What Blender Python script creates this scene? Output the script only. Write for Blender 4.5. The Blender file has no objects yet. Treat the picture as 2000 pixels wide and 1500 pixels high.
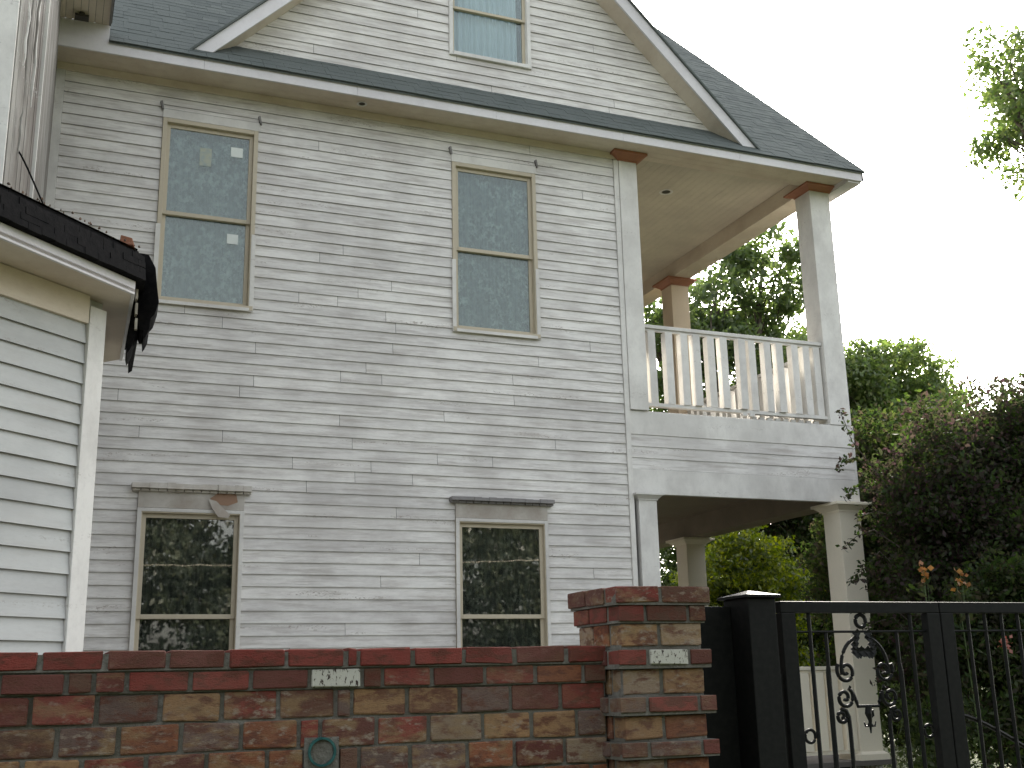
import bpy, math, random
import numpy as np
from mathutils import Vector, Matrix
R = math.radians
rng = random.Random(11)
nr = np.random.default_rng(5)
SC = bpy.context.scene
COL = SC.collection

# ------------------------------------------------------------------ camera
cam = bpy.data.cameras.new('camera'); co = bpy.data.objects.new('camera', cam); COL.objects.link(co)
YAW, PITCH, ROLL = R(22.24845), R(14.49772), R(-1.277274)
fw = Vector((math.sin(YAW)*math.cos(PITCH), math.cos(YAW)*math.cos(PITCH), math.sin(PITCH)))
ri = Vector((math.cos(YAW), -math.sin(YAW), 0)); up = ri.cross(fw)
rr = ri*math.cos(ROLL)+up*math.sin(ROLL); uu = -ri*math.sin(ROLL)+up*math.cos(ROLL)
M4 = Matrix((rr, uu, -fw)).transposed().to_4x4(); M4.translation = Vector((0, -12, 1.6))
co.matrix_world = M4
cam.sensor_width = 36; cam.lens = 36*2234.7/2000; cam.clip_start = .05; cam.clip_end = 3000
SC.camera = co

# ------------------------------------------------------------------ sky, sun, exposure
SUN_EL, SUN_AZ = R(30), R(42)          # azimuth measured from +Y towards +X: behind the house, to the right
w = bpy.data.worlds.new('World'); SC.world = w; w.use_nodes = True
nt = w.node_tree; bg = nt.nodes['Background']
sky = nt.nodes.new('ShaderNodeTexSky'); sky.sky_type = 'NISHITA'; sky.sun_disc = False
sky.sun_elevation = SUN_EL; sky.sun_rotation = SUN_AZ; sky.air_density = 1.2; sky.dust_density = 4.0; sky.ozone_density = 1.0
hs = nt.nodes.new('ShaderNodeHueSaturation'); hs.inputs['Saturation'].default_value = .28
nt.links.new(sky.outputs[0], hs.inputs['Color']); nt.links.new(hs.outputs[0], bg.inputs[0])
bg.inputs[1].default_value = .13
sl = bpy.data.lights.new('sun', 'SUN'); so = bpy.data.objects.new('sun', sl); COL.objects.link(so)
sl.energy = 3.2; sl.angle = R(.5); sl.color = (1, .93, .82)
sd = Vector((math.sin(SUN_AZ)*math.cos(SUN_EL), math.cos(SUN_AZ)*math.cos(SUN_EL), math.sin(SUN_EL)))
so.rotation_euler = sd.to_track_quat('Z', 'Y').to_euler(); so.location = (20, 10, 30)
SC.view_settings.view_transform = 'Standard'; SC.view_settings.look = 'None'
SC.view_settings.exposure = 2.05; SC.view_settings.gamma = 1; SC.view_settings.use_curve_mapping = False
SC.render.engine = 'CYCLES'
SC.cycles.max_bounces = 7; SC.cycles.diffuse_bounces = 4; SC.cycles.transparent_max_bounces = 12

# ------------------------------------------------------------------ materials
class Mat:
    def __init__(s, name, rough=.7, spec=.3):
        s.m = bpy.data.materials.new(name); s.m.use_nodes = True; s.nt = s.m.node_tree
        s.b = s.nt.nodes['Principled BSDF']; s.b.inputs['Roughness'].default_value = rough
        s.b.inputs['Specular IOR Level'].default_value = spec
    def n(s, t, **k):
        x = s.nt.nodes.new(t)
        for a, v in k.items(): setattr(x, a, v)
        return x
    def l(s, a, b): s.nt.links.new(a, b)
    def pos(s, scale=(1, 1, 1), obj=False, rnd=0):
        if obj: src = s.n('ShaderNodeTexCoord').outputs['Object']
        else: src = s.n('ShaderNodeNewGeometry').outputs['Position']
        mp = s.n('ShaderNodeMapping'); s.l(src, mp.inputs[0]); mp.inputs['Scale'].default_value = scale
        if rnd:
            oi = s.n('ShaderNodeObjectInfo'); mu = s.n('ShaderNodeMath', operation='MULTIPLY'); mu.inputs[1].default_value = rnd
            s.l(oi.outputs['Random'], mu.inputs[0]); s.l(mu.outputs[0], mp.inputs['Location'])
        return mp.outputs[0]
    def noise(s, vec, scale, detail=4, rough=.55):
        x = s.n('ShaderNodeTexNoise'); x.inputs['Scale'].default_value = scale; x.inputs['Detail'].default_value = detail
        x.inputs['Roughness'].default_value = rough; s.l(vec, x.inputs['Vector']); return x.outputs['Fac']
    def ramp(s, fac, a, b, lo=0., hi=1.):
        x = s.n('ShaderNodeMapRange'); s.l(fac, x.inputs[0]); x.inputs[1].default_value = a; x.inputs[2].default_value = b
        x.inputs[3].default_value = lo; x.inputs[4].default_value = hi; return x.outputs[0]
    def mix(s, fac, a, b, mode='MIX'):
        x = s.n('ShaderNodeMix', data_type='RGBA', blend_type=mode)
        for i, v in ((0, fac), (6, a), (7, b)):
            if isinstance(v, (int, float)): x.inputs[i].default_value = v
            elif isinstance(v, tuple): x.inputs[i].default_value = (*v, 1)
            else: s.l(v, x.inputs[i])
        return x.outputs[2]
    def mul(s, a, b):
        x = s.n('ShaderNodeMath', operation='MULTIPLY')
        for i, v in ((0, a), (1, b)):
            if isinstance(v, (int, float)): x.inputs[i].default_value = v
            else: s.l(v, x.inputs[i])
        return x.outputs[0]
    def col(s, c):
        if isinstance(c, tuple): s.b.inputs['Base Color'].default_value = (*c, 1)
        else: s.l(c, s.b.inputs['Base Color'])
    def bump(s, h, strength=.3, dist=.01):
        x = s.n('ShaderNodeBump'); x.inputs['Strength'].default_value = strength; x.inputs['Distance'].default_value = dist
        s.l(h, x.inputs['Height']); s.l(x.outputs[0], s.b.inputs['Normal'])

def paint_mat(name, base, wear, stretch=(1, 1, 7), amt=.6, peel=.0, peelcol=(.16, .13, .10), rough=.62, tint=(.9, .895, .89), streak=0):
    m = Mat(name, rough, .25)
    p = m.pos(); ps = m.pos(stretch)
    big = m.noise(p, .8, 5, .6); sm = m.noise(ps, 2.2, 6, .65); fine = m.noise(ps, 22, 5, .7)
    c = m.mix(m.ramp(sm, .44, .66, 0, amt), base, wear)
    c = m.mix(m.ramp(big, .47, .64, 0, amt*.8), c, tuple(x*.86 for x in wear))
    c = m.mix(m.ramp(fine, .5, .75, 0, .2), c, tuple(x*.72 for x in wear))
    if streak:      # paint worn off in long runs along single boards
        oi = m.n('ShaderNodeObjectInfo')
        mp = m.n('ShaderNodeMapping'); g_ = m.n('ShaderNodeNewGeometry'); m.l(g_.outputs['Position'], mp.inputs[0]); mp.inputs['Scale'].default_value = (.55, 1, 8)
        cb = m.n('ShaderNodeCombineXYZ'); mu = m.n('ShaderNodeMath', operation='MULTIPLY'); mu.inputs[1].default_value = 53; m.l(oi.outputs['Random'], mu.inputs[0]); m.l(mu.outputs[0], cb.inputs[0]); m.l(cb.outputs[0], mp.inputs['Location'])
        st = m.noise(mp.outputs[0], 2.6, 5, .7); c = m.mix(m.ramp(st, .49, .68, 0, streak), c, (.36, .325, .295))
        s2 = m.noise(m.pos((1.6, 1, 30)), 3, 5, .75); c = m.mix(m.ramp(s2, .60, .70, 0, streak*.6), c, (.30, .27, .25))
    oi = m.n('ShaderNodeObjectInfo')
    c = m.mix(1.0, c, m.mix(oi.outputs['Random'], tint, (1.02, 1.015, 1)), 'MULTIPLY')
    if peel:
        pn = m.noise(m.pos((1, 1, 2.2)), 34, 5, .75); reg = m.noise(m.pos((.45, .6, 4.5)), 1.9, 3)
        f = m.mul(m.ramp(pn, .55, .59), m.ramp(reg, .60, .65)); f = m.mul(f, peel)
        c = m.mix(f, c, peelcol)
    m.col(c); m.bump(fine, .25, .004)
    return m.m

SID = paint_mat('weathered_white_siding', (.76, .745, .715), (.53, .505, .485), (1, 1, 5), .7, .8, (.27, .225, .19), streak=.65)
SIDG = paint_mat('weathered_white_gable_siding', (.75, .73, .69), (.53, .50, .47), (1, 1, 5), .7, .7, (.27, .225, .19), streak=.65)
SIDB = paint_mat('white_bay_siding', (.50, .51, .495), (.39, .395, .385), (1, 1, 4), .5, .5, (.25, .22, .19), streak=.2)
TRIM = paint_mat('white_trim_paint', (.73, .715, .68), (.53, .51, .485), (1.5, 1.5, 1), .6, .5, (.33, .30, .27))
FASC = paint_mat('fascia_paint', (.70, .68, .69), (.56, .53, .53), (1, 1, 1), .4, .0)
WARM = paint_mat('aged_soffit_paint', (.70, .62, .51), (.57, .47, .37), (1, 1, 3), .6, .0)
CREAM = paint_mat('cream_column_paint', (.86, .80, .66), (.78, .72, .58), (2, 2, 2), .2, .0, rough=.5)
PRIM = paint_mat('warm_column_tone', (.66, .54, .40), (.56, .45, .33), (2, 2, 2), .3, .0)  # warmer even tone for the far upper columns
GREYW = paint_mat('bare_grey_wall', (.33, .32, .295), (.15, .13, .115), (2.5, 2.5, .22), .9, .7, (.50, .50, .48))
EDGE = paint_mat('lap_shade_dirty_edge', (.26, .25, .25), (.16, .15, .145), (1, 1, 1), .6)  # grey puts lap shade into dirty board undersides; reused on dark trim
ORAN = paint_mat('bare_red_wood', (.42, .19, .12), (.30, .14, .09), (2, 2, 2), .6)
SASH = paint_mat('beige_window_vinyl', (.52, .46, .35), (.44, .39, .30), (2, 2, 2), .2, rough=.45)
CEIL = paint_mat('porch_ceiling_paint', (.60, .545, .44), (.48, .43, .35), (1, 1, 1), .5)
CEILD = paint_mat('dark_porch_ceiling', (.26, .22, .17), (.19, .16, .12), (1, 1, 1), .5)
HEADW = paint_mat('flaking_header_board', (.62, .60, .56), (.36, .31, .26), (1, 1, 1), .8, 1.0, (.10, .08, .06))
ORPCH = Mat('exposed_brown_wood', .8); ORPCH.col((.30, .19, .13)); ORPCH = ORPCH.m
DARK = Mat('dark_interior', .9, 0); DARK.col((.012, .012, .013)); DARK = DARK.m
SHEATH = Mat('dark_sheathing', .9, 0); SHEATH.col((.06, .058, .055)); SHEATH = SHEATH.m
CONC = Mat('interior_plaster', .9); CONC.col((.3, .28, .25)); CONC = CONC.m
DECK = Mat('deck_boards', .8); DECK.col((.12, .11, .10)); DECK = DECK.m

def shingle_mat():
    m = Mat('asphalt_shingle', .95, .08)
    oi = m.n('ShaderNodeObjectInfo'); g = m.n('ShaderNodeNewGeometry')
    n1 = m.noise(m.pos(), 160, 3, .8); n2 = m.noise(m.pos(), 3, 3)
    v = m.ramp(g.outputs['Random Per Island'], 0, 1, .0, 1)
    c = m.mix(v, (.105, .118, .112), (.145, .160, .148))
    c = m.mix(m.ramp(n1, .35, .7), c, (.19, .21, .205)) if False else m.mix(m.ramp(n1, .4, .7, 0, .45), c, (.03, .035, .04))
    c = m.mix(m.ramp(n2, .45, .7, 0, .3), c, (.075, .09, .085))
    m.col(c); m.bump(n1, .5, .004); return m.m
SHIN = shingle_mat()
BLK = Mat('black_roof_felt', .85, .1)
_n = BLK.noise(BLK.pos(), 25, 5, .7); BLK.col(BLK.mix(BLK.ramp(_n, .4, .7), (.003, .003, .0035), (.010, .009, .009))); BLK.bump(_n, .5, .008); BLK = BLK.m
DEB = Mat('leaf_litter', .9); _n = DEB.noise(DEB.pos(), 60, 3); DEB.col(DEB.mix(DEB.ramp(_n, .35, .65), (.03, .02, .015), (.22, .15, .10))); DEB = DEB.m
METAL = Mat('black_painted_steel', .6, .18)
_n = METAL.noise(METAL.pos(), 40, 4); METAL.col(METAL.mix(METAL.ramp(_n, .4, .7), (.0035, .004, .0035), (.008, .008, .007))); METAL.bump(_n, .1, .002); METAL = METAL.m
FLASH = Mat('pale_flashing', .5, .5); _n = FLASH.noise(FLASH.pos(), 9, 4); FLASH.col(FLASH.mix(FLASH.ramp(_n, .4, .65), (.50, .46, .38), (.30, .27, .22))); FLASH = FLASH.m
TEAL = Mat('teal_plastic_pipe', .35, .5); _n = TEAL.noise(TEAL.pos(), 30, 4); TEAL.col(TEAL.mix(TEAL.ramp(_n, .4, .7), (.008, .06, .062), (.03, .12, .11))); TEAL = TEAL.m
FIX = Mat('dark_lamp_trim', .5); FIX.col((.05, .045, .035)); FIX = FIX.m
STK = Mat('paper_sticker', .6); STK.col((.70, .74, .70)); STK = STK.m
LBL = Mat('faded_label', .7); _n = LBL.noise(LBL.pos(), 25, 3); LBL.col(LBL.mix(LBL.ramp(_n, .4, .7), (.42, .44, .36), (.30, .36, .36))); LBL = LBL.m

def glass_mat(name, refl, tint, alpha, gt_=(.92, .95, .86), bmp=.08):
    m = bpy.data.materials.new(name); m.use_nodes = True; n = m.node_tree; n.nodes.remove(n.nodes['Principled BSDF'])
    out = n.nodes['Material Output']
    tr = n.nodes.new('ShaderNodeBsdfTransparent'); tr.inputs[0].default_value = (*tint, 1)
    gl = n.nodes.new('ShaderNodeBsdfGlossy'); gl.inputs['Roughness'].default_value = .015; gl.inputs[0].default_value = (*gt_, 1)
    df = n.nodes.new('ShaderNodeBsdfDiffuse'); df.inputs[0].default_value = (.3, .33, .33, 1)
    geo = n.nodes.new('ShaderNodeNewGeometry'); no = n.nodes.new('ShaderNodeTexNoise'); no.inputs['Scale'].default_value = 2.2
    n.links.new(geo.outputs['Position'], no.inputs['Vector'])
    bp = n.nodes.new('ShaderNodeBump'); bp.inputs['Strength'].default_value = bmp; bp.inputs['Distance'].default_value = .02
    n.links.new(no.outputs['Fac'], bp.inputs['Height']); n.links.new(bp.outputs[0], gl.inputs['Normal'])
    fr = n.nodes.new('ShaderNodeFresnel'); fr.inputs[0].default_value = 1.5
    ad = n.nodes.new('ShaderNodeMath'); ad.operation = 'ADD'; ad.inputs[1].default_value = refl; n.links.new(fr.outputs[0], ad.inputs[0])
    m1 = n.nodes.new('ShaderNodeMixShader'); m1.inputs[0].default_value = alpha; n.links.new(tr.outputs[0], m1.inputs[1]); n.links.new(df.outputs[0], m1.inputs[2])
    m2 = n.nodes.new('ShaderNodeMixShader'); n.links.new(ad.outputs[0], m2.inputs[0]); n.links.new(m1.outputs[0], m2.inputs[1]); n.links.new(gl.outputs[0], m2.inputs[2])
    n.links.new(m2.outputs[0], out.inputs[0]); return m
GLU = glass_mat('coated_window_glass', .02, (.85, .92, .95), .04)
GLL = glass_mat('dark_window_glass', .055, (.85, .88, .86), .02, (.82, .78, .74), .015)

def mottle_mat(name, a, b, c_, sc):
    m = Mat(name, .9, .1)
    n1 = m.noise(m.pos((1, 1, .8)), sc, 5, .7); n2 = m.noise(m.pos((1, 1, .5)), sc*.35, 4, .6); n3 = m.noise(m.pos((1, 1, .02)), 38, 2)
    c = m.mix(m.ramp(n1, .44, .62), a, b); c = m.mix(m.ramp(n2, .44, .58, 0, .75), c, c_); c = m.mix(m.ramp(n3, .4, .7, 0, .35), c, tuple(x*.8 for x in b))
    m.col(c); return m.m
LACEU = mottle_mat('grey_blue_lace', (.02, .035, .036), (.42, .44, .38), (.06, .085, .085), 15)
MOTTLE_L = mottle_mat('dark_reflection_mottle', (.010, .014, .010), (.26, .27, .22), (.02, .028, .02), 17)  # painted mottle stands in for foliage reflected in the lower panes
CURT = mottle_mat('white_curtain_cloth', (.78, .79, .78), (.84, .84, .83), (.66, .68, .69), 6)

def brick_mat():
    m = Mat('old_brick', .85, .25)
    oi = m.n('ShaderNodeObjectInfo')
    p = m.pos((.8, 1, 2.0), False, 37); p2 = m.pos((.8, 1, 1.8), False, 91)
    a = m.noise(p, 14, 5, .65); b = m.noise(p2, 26, 5, .65); d = m.noise(p2, 110, 3, .8); e = m.noise(p2, 11, 4, .6)
    c = m.mix(m.ramp(a, .48, .58, 0, .85), oi.outputs['Color'], (.10, .032, .020))
    dry = m.ramp(oi.outputs['Alpha'], 0, 1)
    c = m.mix(m.mul(m.ramp(e, .48, .64, 0, .8), oi.outputs['Alpha']), c, (.25, .165, .08))
    c = m.mix(m.mul(m.ramp(b, .54, .66, 0, .8), oi.outputs['Alpha']), c, (.30, .25, .19))
    c = m.mix(m.ramp(d, .52, .72, 0, .35), c, (.02, .013, .01))
    c = m.mix(m.ramp(m.noise(m.pos(), 3, 3), .35, .7, .0, .25), c, (.17, .125, .095))
    m.col(c); m.bump(d, .8, .008); return m.m
BRK = brick_mat()
WBR = Mat('peeling_white_painted_brick', .8)
_p = WBR.pos((1.6, 1, .8)); _n = WBR.noise(_p, 48, 4, .7); WBR.col(WBR.mix(WBR.ramp(_n, .55, .60), (.42, .41, .35), (.035, .022, .018))); WBR.bump(_n, .5, .004); WBR = WBR.m
MORT = Mat('grey_mortar', .95, .1); _n = MORT.noise(MORT.pos(), 40, 5, .7); _q = MORT.noise(MORT.pos(), 5, 3)
MORT.col(MORT.mix(MORT.ramp(_q, .4, .65), MORT.mix(MORT.ramp(_n, .35, .7), (.115, .108, .092), (.22, .21, .185)), (.12, .112, .09))); MORT.bump(_n, .9, .012); MORT = MORT.m
GRASS = Mat('lawn', .9, .1); _n = GRASS.noise(GRASS.pos(), 1.3, 5); _q = GRASS.noise(GRASS.pos(), 40, 4)
GRASS.col(GRASS.mix(GRASS.ramp(_q, .4, .65), GRASS.mix(GRASS.ramp(_n, .4, .6), (.045, .07, .02), (.11, .11, .045)), (.03, .045, .015))); GRASS.bump(_q, 1, .05); GRASS = GRASS.m
BARK = Mat('bark', .9, .1); _n = BARK.noise(BARK.pos((1, 1, .25)), 14, 5, .7); BARK.col(BARK.mix(BARK.ramp(_n, .35, .65), (.045, .035, .028), (.14, .12, .10))); BARK.bump(_n, .8, .02); BARK = BARK.m

def leaf_mat(name, cols, trans=.45, gloss=.05):
    m = bpy.data.materials.new(name); m.use_nodes = True; n = m.node_tree; n.nodes.remove(n.nodes['Principled BSDF']); out = n.nodes['Material Output']
    g = n.nodes.new('ShaderNodeNewGeometry'); cr = n.nodes.new('ShaderNodeValToRGB')
    el = cr.color_ramp.elements; el[0].color = (*cols[0], 1); el[1].color = (*cols[-1], 1)
    for i, c in enumerate(cols[1:-1]):
        e = el.new((i+1)/(len(cols)-1)); e.color = (*c, 1)
    n.links.new(g.outputs['Random Per Island'], cr.inputs[0])
    d = n.nodes.new('ShaderNodeBsdfDiffuse'); t = n.nodes.new('ShaderNodeBsdfTranslucent'); gl = n.nodes.new('ShaderNodeBsdfGlossy'); gl.inputs['Roughness'].default_value = .4
    hs = n.nodes.new('ShaderNodeHueSaturation'); hs.inputs['Value'].default_value = 1.5; hs.inputs['Saturation'].default_value = 1.15; hs.inputs['Hue'].default_value = .485
    n.links.new(cr.outputs[0], d.inputs[0]); n.links.new(cr.outputs[0], hs.inputs['Color']); n.links.new(hs.outputs[0], t.inputs[0])
    a = n.nodes.new('ShaderNodeMixShader'); a.inputs[0].default_value = trans; n.links.new(d.outputs[0], a.inputs[1]); n.links.new(t.outputs[0], a.inputs[2])
    b = n.nodes.new('ShaderNodeMixShader'); b.inputs[0].default_value = gloss; n.links.new(a.outputs[0], b.inputs[1]); n.links.new(gl.outputs[0], b.inputs[2])
    n.links.new(b.outputs[0], out.inputs[0]); return m
LF_MID = leaf_mat('oak_leaves', [(.055, .09, .032), (.085, .13, .042), (.11, .155, .05)], .55)
LF_LIT = leaf_mat('sun_tinted_leaves', [(.035, .065, .010), (.12, .17, .02), (.24, .28, .03)], .6)  # yellow-green raised to stand in for sunlight on the bush
LF_DRK = leaf_mat('dark_shrub_leaves', [(.020, .036, .012), (.030, .055, .014), (.040, .034, .022), (.045, .075, .018)], .5, .012)
LF_PUR = leaf_mat('myrtle_leaves', [(.022, .036, .014), (.050, .030, .032), (.030, .060, .014), (.035, .048, .018), (.055, .04, .035)], .5, .012)
LF_SUN = leaf_mat('sunlit_tree_leaves', [(.07, .12, .035), (.10, .155, .045), (.14, .18, .06)], .5)
LF_YARD = leaf_mat('yard_tree_leaves', [(.05, .065, .04), (.08, .095, .055), (.11, .12, .08)], .4)
PET = leaf_mat('orange_petals', [(.20, .10, .04), (.26, .15, .05)], .4)
PETP = leaf_mat('pink_petals', [(.26, .08, .05), (.34, .13, .08)], .4)

# ------------------------------------------------------------------ mesh helpers
class MB:
    def __init__(s): s.v = []; s.f = []; s.mi = []
    def poly(s, pts, mi=0):
        k = len(s.v); s.v += [tuple(p) for p in pts]; s.f.append(tuple(range(k, k+len(pts)))); s.mi.append(mi); return s
    def hexa(s, p, mi=0):   # 8 points: bottom ring 0-3 (ccw seen from above), top ring 4-7
        k = len(s.v); s.v += [tuple(q) for q in p]
        for f in ((0, 3, 2, 1), (4, 5, 6, 7), (0, 1, 5, 4), (1, 2, 6, 5), (2, 3, 7, 6), (3, 0, 4, 7)):
            s.f.append(tuple(k+i for i in f)); s.mi.append(mi)
        return s
    def box(s, x0, x1, y0, y1, z0, z1, mi=0):
        return s.hexa([(x0, y0, z0), (x1, y0, z0), (x1, y1, z0), (x0, y1, z0), (x0, y0, z1), (x1, y0, z1), (x1, y1, z1), (x0, y1, z1)], mi)
    def frus(s, a, b, mi=0):   # a,b = (x0,x1,y0,y1,z)
        return s.hexa([(a[0], a[2], a[4]), (a[1], a[2], a[4]), (a[1], a[3], a[4]), (a[0], a[3], a[4]), (b[0], b[2], b[4]), (b[1], b[2], b[4]), (b[1], b[3], b[4]), (b[0], b[3], b[4])], mi)
    def prism(s, pts, d, mi=0):   # polygon extruded by vector d
        n = len(pts); k = len(s.v); d = Vector(d)
        s.v += [tuple(p) for p in pts]+[tuple(Vector(p)+d) for p in pts]
        s.f.append(tuple(k+i for i in range(n))[::-1]); s.f.append(tuple(k+n+i for i in range(n))); s.mi += [mi, mi]
        for i in range(n):
            j = (i+1) % n; s.f.append((k+i, k+j, k+n+j, k+n+i)); s.mi.append(mi)
        return s
    def tube(s, pts, r, sides=7, mi=0):
        pts = [Vector(p) for p in pts]; rs = r if isinstance(r, (list, tuple)) else [r]*len(pts); k = len(s.v)
        for i, p in enumerate(pts):
            t = (pts[min(i+1, len(pts)-1)]-pts[max(i-1, 0)]).normalized()
            a = t.cross(Vector((0, 0, 1)) if abs(t.z) < .9 else Vector((1, 0, 0))).normalized(); b = t.cross(a)
            for j in range(sides):
                q = 2*math.pi*j/sides; s.v.append(tuple(p+(a*math.cos(q)+b*math.sin(q))*rs[i]))
        for i in range(len(pts)-1):
            for j in range(sides):
                j2 = (j+1) % sides; s.f.append((k+i*sides+j, k+i*sides+j2, k+(i+1)*sides+j2, k+(i+1)*sides+j)); s.mi.append(mi)
        s.f.append(tuple(k+j for j in range(sides))[::-1]); s.mi.append(mi)
        s.f.append(tuple(k+(len(pts)-1)*sides+j for j in range(sides))); s.mi.append(mi); return s
    def mesh(s, name, mats):
        me = bpy.data.meshes.new(name); me.from_pydata(s.v, [], s.f)
        for m in (mats if isinstance(mats, (list, tuple)) else [mats]): me.materials.append(m)
        if any(s.mi): me.polygons.foreach_set('material_index', s.mi)
        me.update(); return me
    def build(s, name, mats, parent=None, bevel=0):
        o = bpy.data.objects.new(name, s.mesh(name, mats)); COL.objects.link(o)
        if parent: o.parent = parent
        if bevel:
            b = o.modifiers.new('bevel', 'BEVEL'); b.width = bevel; b.segments = 2; b.limit_method = 'ANGLE'
        return o
def link(name, me, parent=None, loc=None):
    o = bpy.data.objects.new(name, me); COL.objects.link(o)
    if parent: o.parent = parent
    if loc: o.location = loc
    return o
def tag(o, label=None, cat=None, group=None, kind=None):
    if label: o['label'] = label
    if cat: o['category'] = cat
    if group: o['group'] = group
    if kind: o['kind'] = kind
    return o
def empty(name, parent=None):
    o = bpy.data.objects.new(name, None); COL.objects.link(o)
    if parent: o.parent = parent
    return o
def box(name, dims, m, parent=None, bevel=.003): return MB().box(*dims).build(name, m, parent, bevel)

# ================================================================== ground
g = MB(); N = 40
for i in range(N):
    for j in range(N):
        def q(a, b):
            x = (a/N*2-1); y = (b/N*2-1); return (10+x*abs(x)*900, y*abs(y)*900, 0)
        g.poly([q(i, j), q(i+1, j), q(i+1, j+1), q(i, j+1)])
tag(g.build('ground', GRASS), kind='structure')
GRAV = Mat('pale_bounce_gravel', .95, .1); _n = GRAV.noise(GRAV.pos(), 60, 4, .7); GRAV.col(GRAV.mix(GRAV.ramp(_n, .35, .65), (.38, .36, .32), (.56, .53, .47))); GRAV.bump(_n, 1, .02); GRAV = GRAV.m
tag(MB().poly([(.4, -7.2, .004), (6.3, -7.2, .004), (6.3, -.4, .004), (.4, -.4, .004)]).build('bounce_ground', GRAV), kind='structure')  # unseen pale ground added to bounce light onto soffits and siding

# ================================================================== the house
H = empty('clapboard_house')
tag(H, 'large two storey white clapboard house with peeling paint, shingled gable roof and corner porches', 'house')
ZB, ZS = .55, 8.04           # bottom and top of main wall siding
LX, CX = -.19, 6.365         # siding runs between the left trim and the corner board
XP = .124

# windows: (casing x0, x1, z0, z1)
W_ = dict(ul=(.836, 1.872, 5.528, 7.66), ur=(4.18, 5.27, 5.528, 7.66), ll=(.815, 1.868, 1.10, 3.354), lr=(4.186, 5.299, 1.10, 3.354))
HEAD = {'ul': 7.84, 'ur': 7.84, 'll': 3.59, 'lr': 3.59}

# sheathing with real openings
def sheath(rects, x0, x1, z0, z1, y0, y1):
    m = MB(); xs = sorted({x0, x1, *[r[0]+.03 for r in rects], *[r[1]-.03 for r in rects]}); zs = sorted({z0, z1, *[r[2]+.03 for r in rects], *[r[3]-.03 for r in rects]})
    for a, b in zip(xs, xs[1:]):
        for c, d in zip(zs, zs[1:]):
            cx, cz = (a+b)/2, (c+d)/2
            if any(r[0] < cx < r[1] and r[2] < cz < r[3] for r in rects): continue
            m.box(a, b, y0, y1, c, d)
    return m
sheath(list(W_.values()), -.33, 6.45, 0, 8.12, .0, .12).build('wall', SHEATH, H)
# rest of the body
b = MB(); b.box(-.33, -.23, .121, 11.9, 0, 8.12); b.box(6.35, 6.45, .121, 11.9, 0, 8.12); b.box(-.33, 6.45, 11.9, 12, 0, 8.12)
b.box(-.229, 6.349, .121, 11.899, 4.5, 4.7); b.box(-.229, 6.349, .125, 11.899, 8.0, 8.1)
b.build('wall', GREYW, H)
box('interior_partition', (-.22, 6.34, 2.6, 2.7, 0, 8.0), DARK, H, 0)

def board(x0, x1, z, h, y=0., lap=.018, tip=.004):
    """one clapboard: painted face, dirty drip edge underneath darkened as lap shade, slightly wavy lower edge"""
    n = max(1, int((x1-x0)/.9)); m = MB()
    xs = [x0+(x1-x0)*i/n for i in range(n+1)]; zz = [z+rng.uniform(-.0016, .0016) for _ in xs]; yy = [rng.uniform(-.0016, .0016) for _ in xs]
    for i in range(n):
        a, c = xs[i], xs[i+1]; za, zc = zz[i], zz[i+1]; ya, yc = y-lap+yy[i], y-lap+yy[i+1]
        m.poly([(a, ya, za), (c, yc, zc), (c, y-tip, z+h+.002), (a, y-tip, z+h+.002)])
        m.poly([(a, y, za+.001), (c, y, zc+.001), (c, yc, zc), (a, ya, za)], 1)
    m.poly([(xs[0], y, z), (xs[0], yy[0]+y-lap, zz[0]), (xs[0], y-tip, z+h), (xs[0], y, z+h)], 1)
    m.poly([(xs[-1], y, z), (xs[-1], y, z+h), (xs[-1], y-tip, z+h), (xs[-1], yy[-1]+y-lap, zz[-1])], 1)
    return m
def split(x0, x1, joints):
    out = []; a = x0
    for j in sorted(joints):
        if a+.35 < j < x1-.35: out.append((a, j-.002)); a = j+.002
    out.append((a, x1)); return out

k = 0; z = ZS-XP
while z > ZB-.02:
    spans = [(LX, CX)]
    for key, (a, b_, c, d) in W_.items():
        top = HEAD[key]; mid = z+XP*.5
        if c < mid < top:
            nx = []
            for s0, s1 in spans:
                if a < s1 and b_ > s0: nx += [(s0, a-.002), (b_+.002, s1)]
                else: nx.append((s0, s1))
            spans = nx
    jn = [rng.uniform(.5, 6.0) for _ in range(rng.choice([1, 2, 2, 3]) if 3.7 < z < 6.4 else rng.choice([0, 1, 1, 2]))]
    for s0, s1 in spans:
        for a, b_ in split(s0, s1, jn):
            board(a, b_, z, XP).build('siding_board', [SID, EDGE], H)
    z -= XP; k += 1
# left trim, corner board, frieze
box('corner_board', (-.33, LX-.002, -.030, -.001, .3, 8.04), TRIM, H)
box('corner_board', (CX+.003, 6.432, -.034, -.001, .3, 8.03), TRIM, H)
box('frieze_board', (-.33, 6.44, -.026, -.001, 8.043, 8.128), WARM, H)

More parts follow.
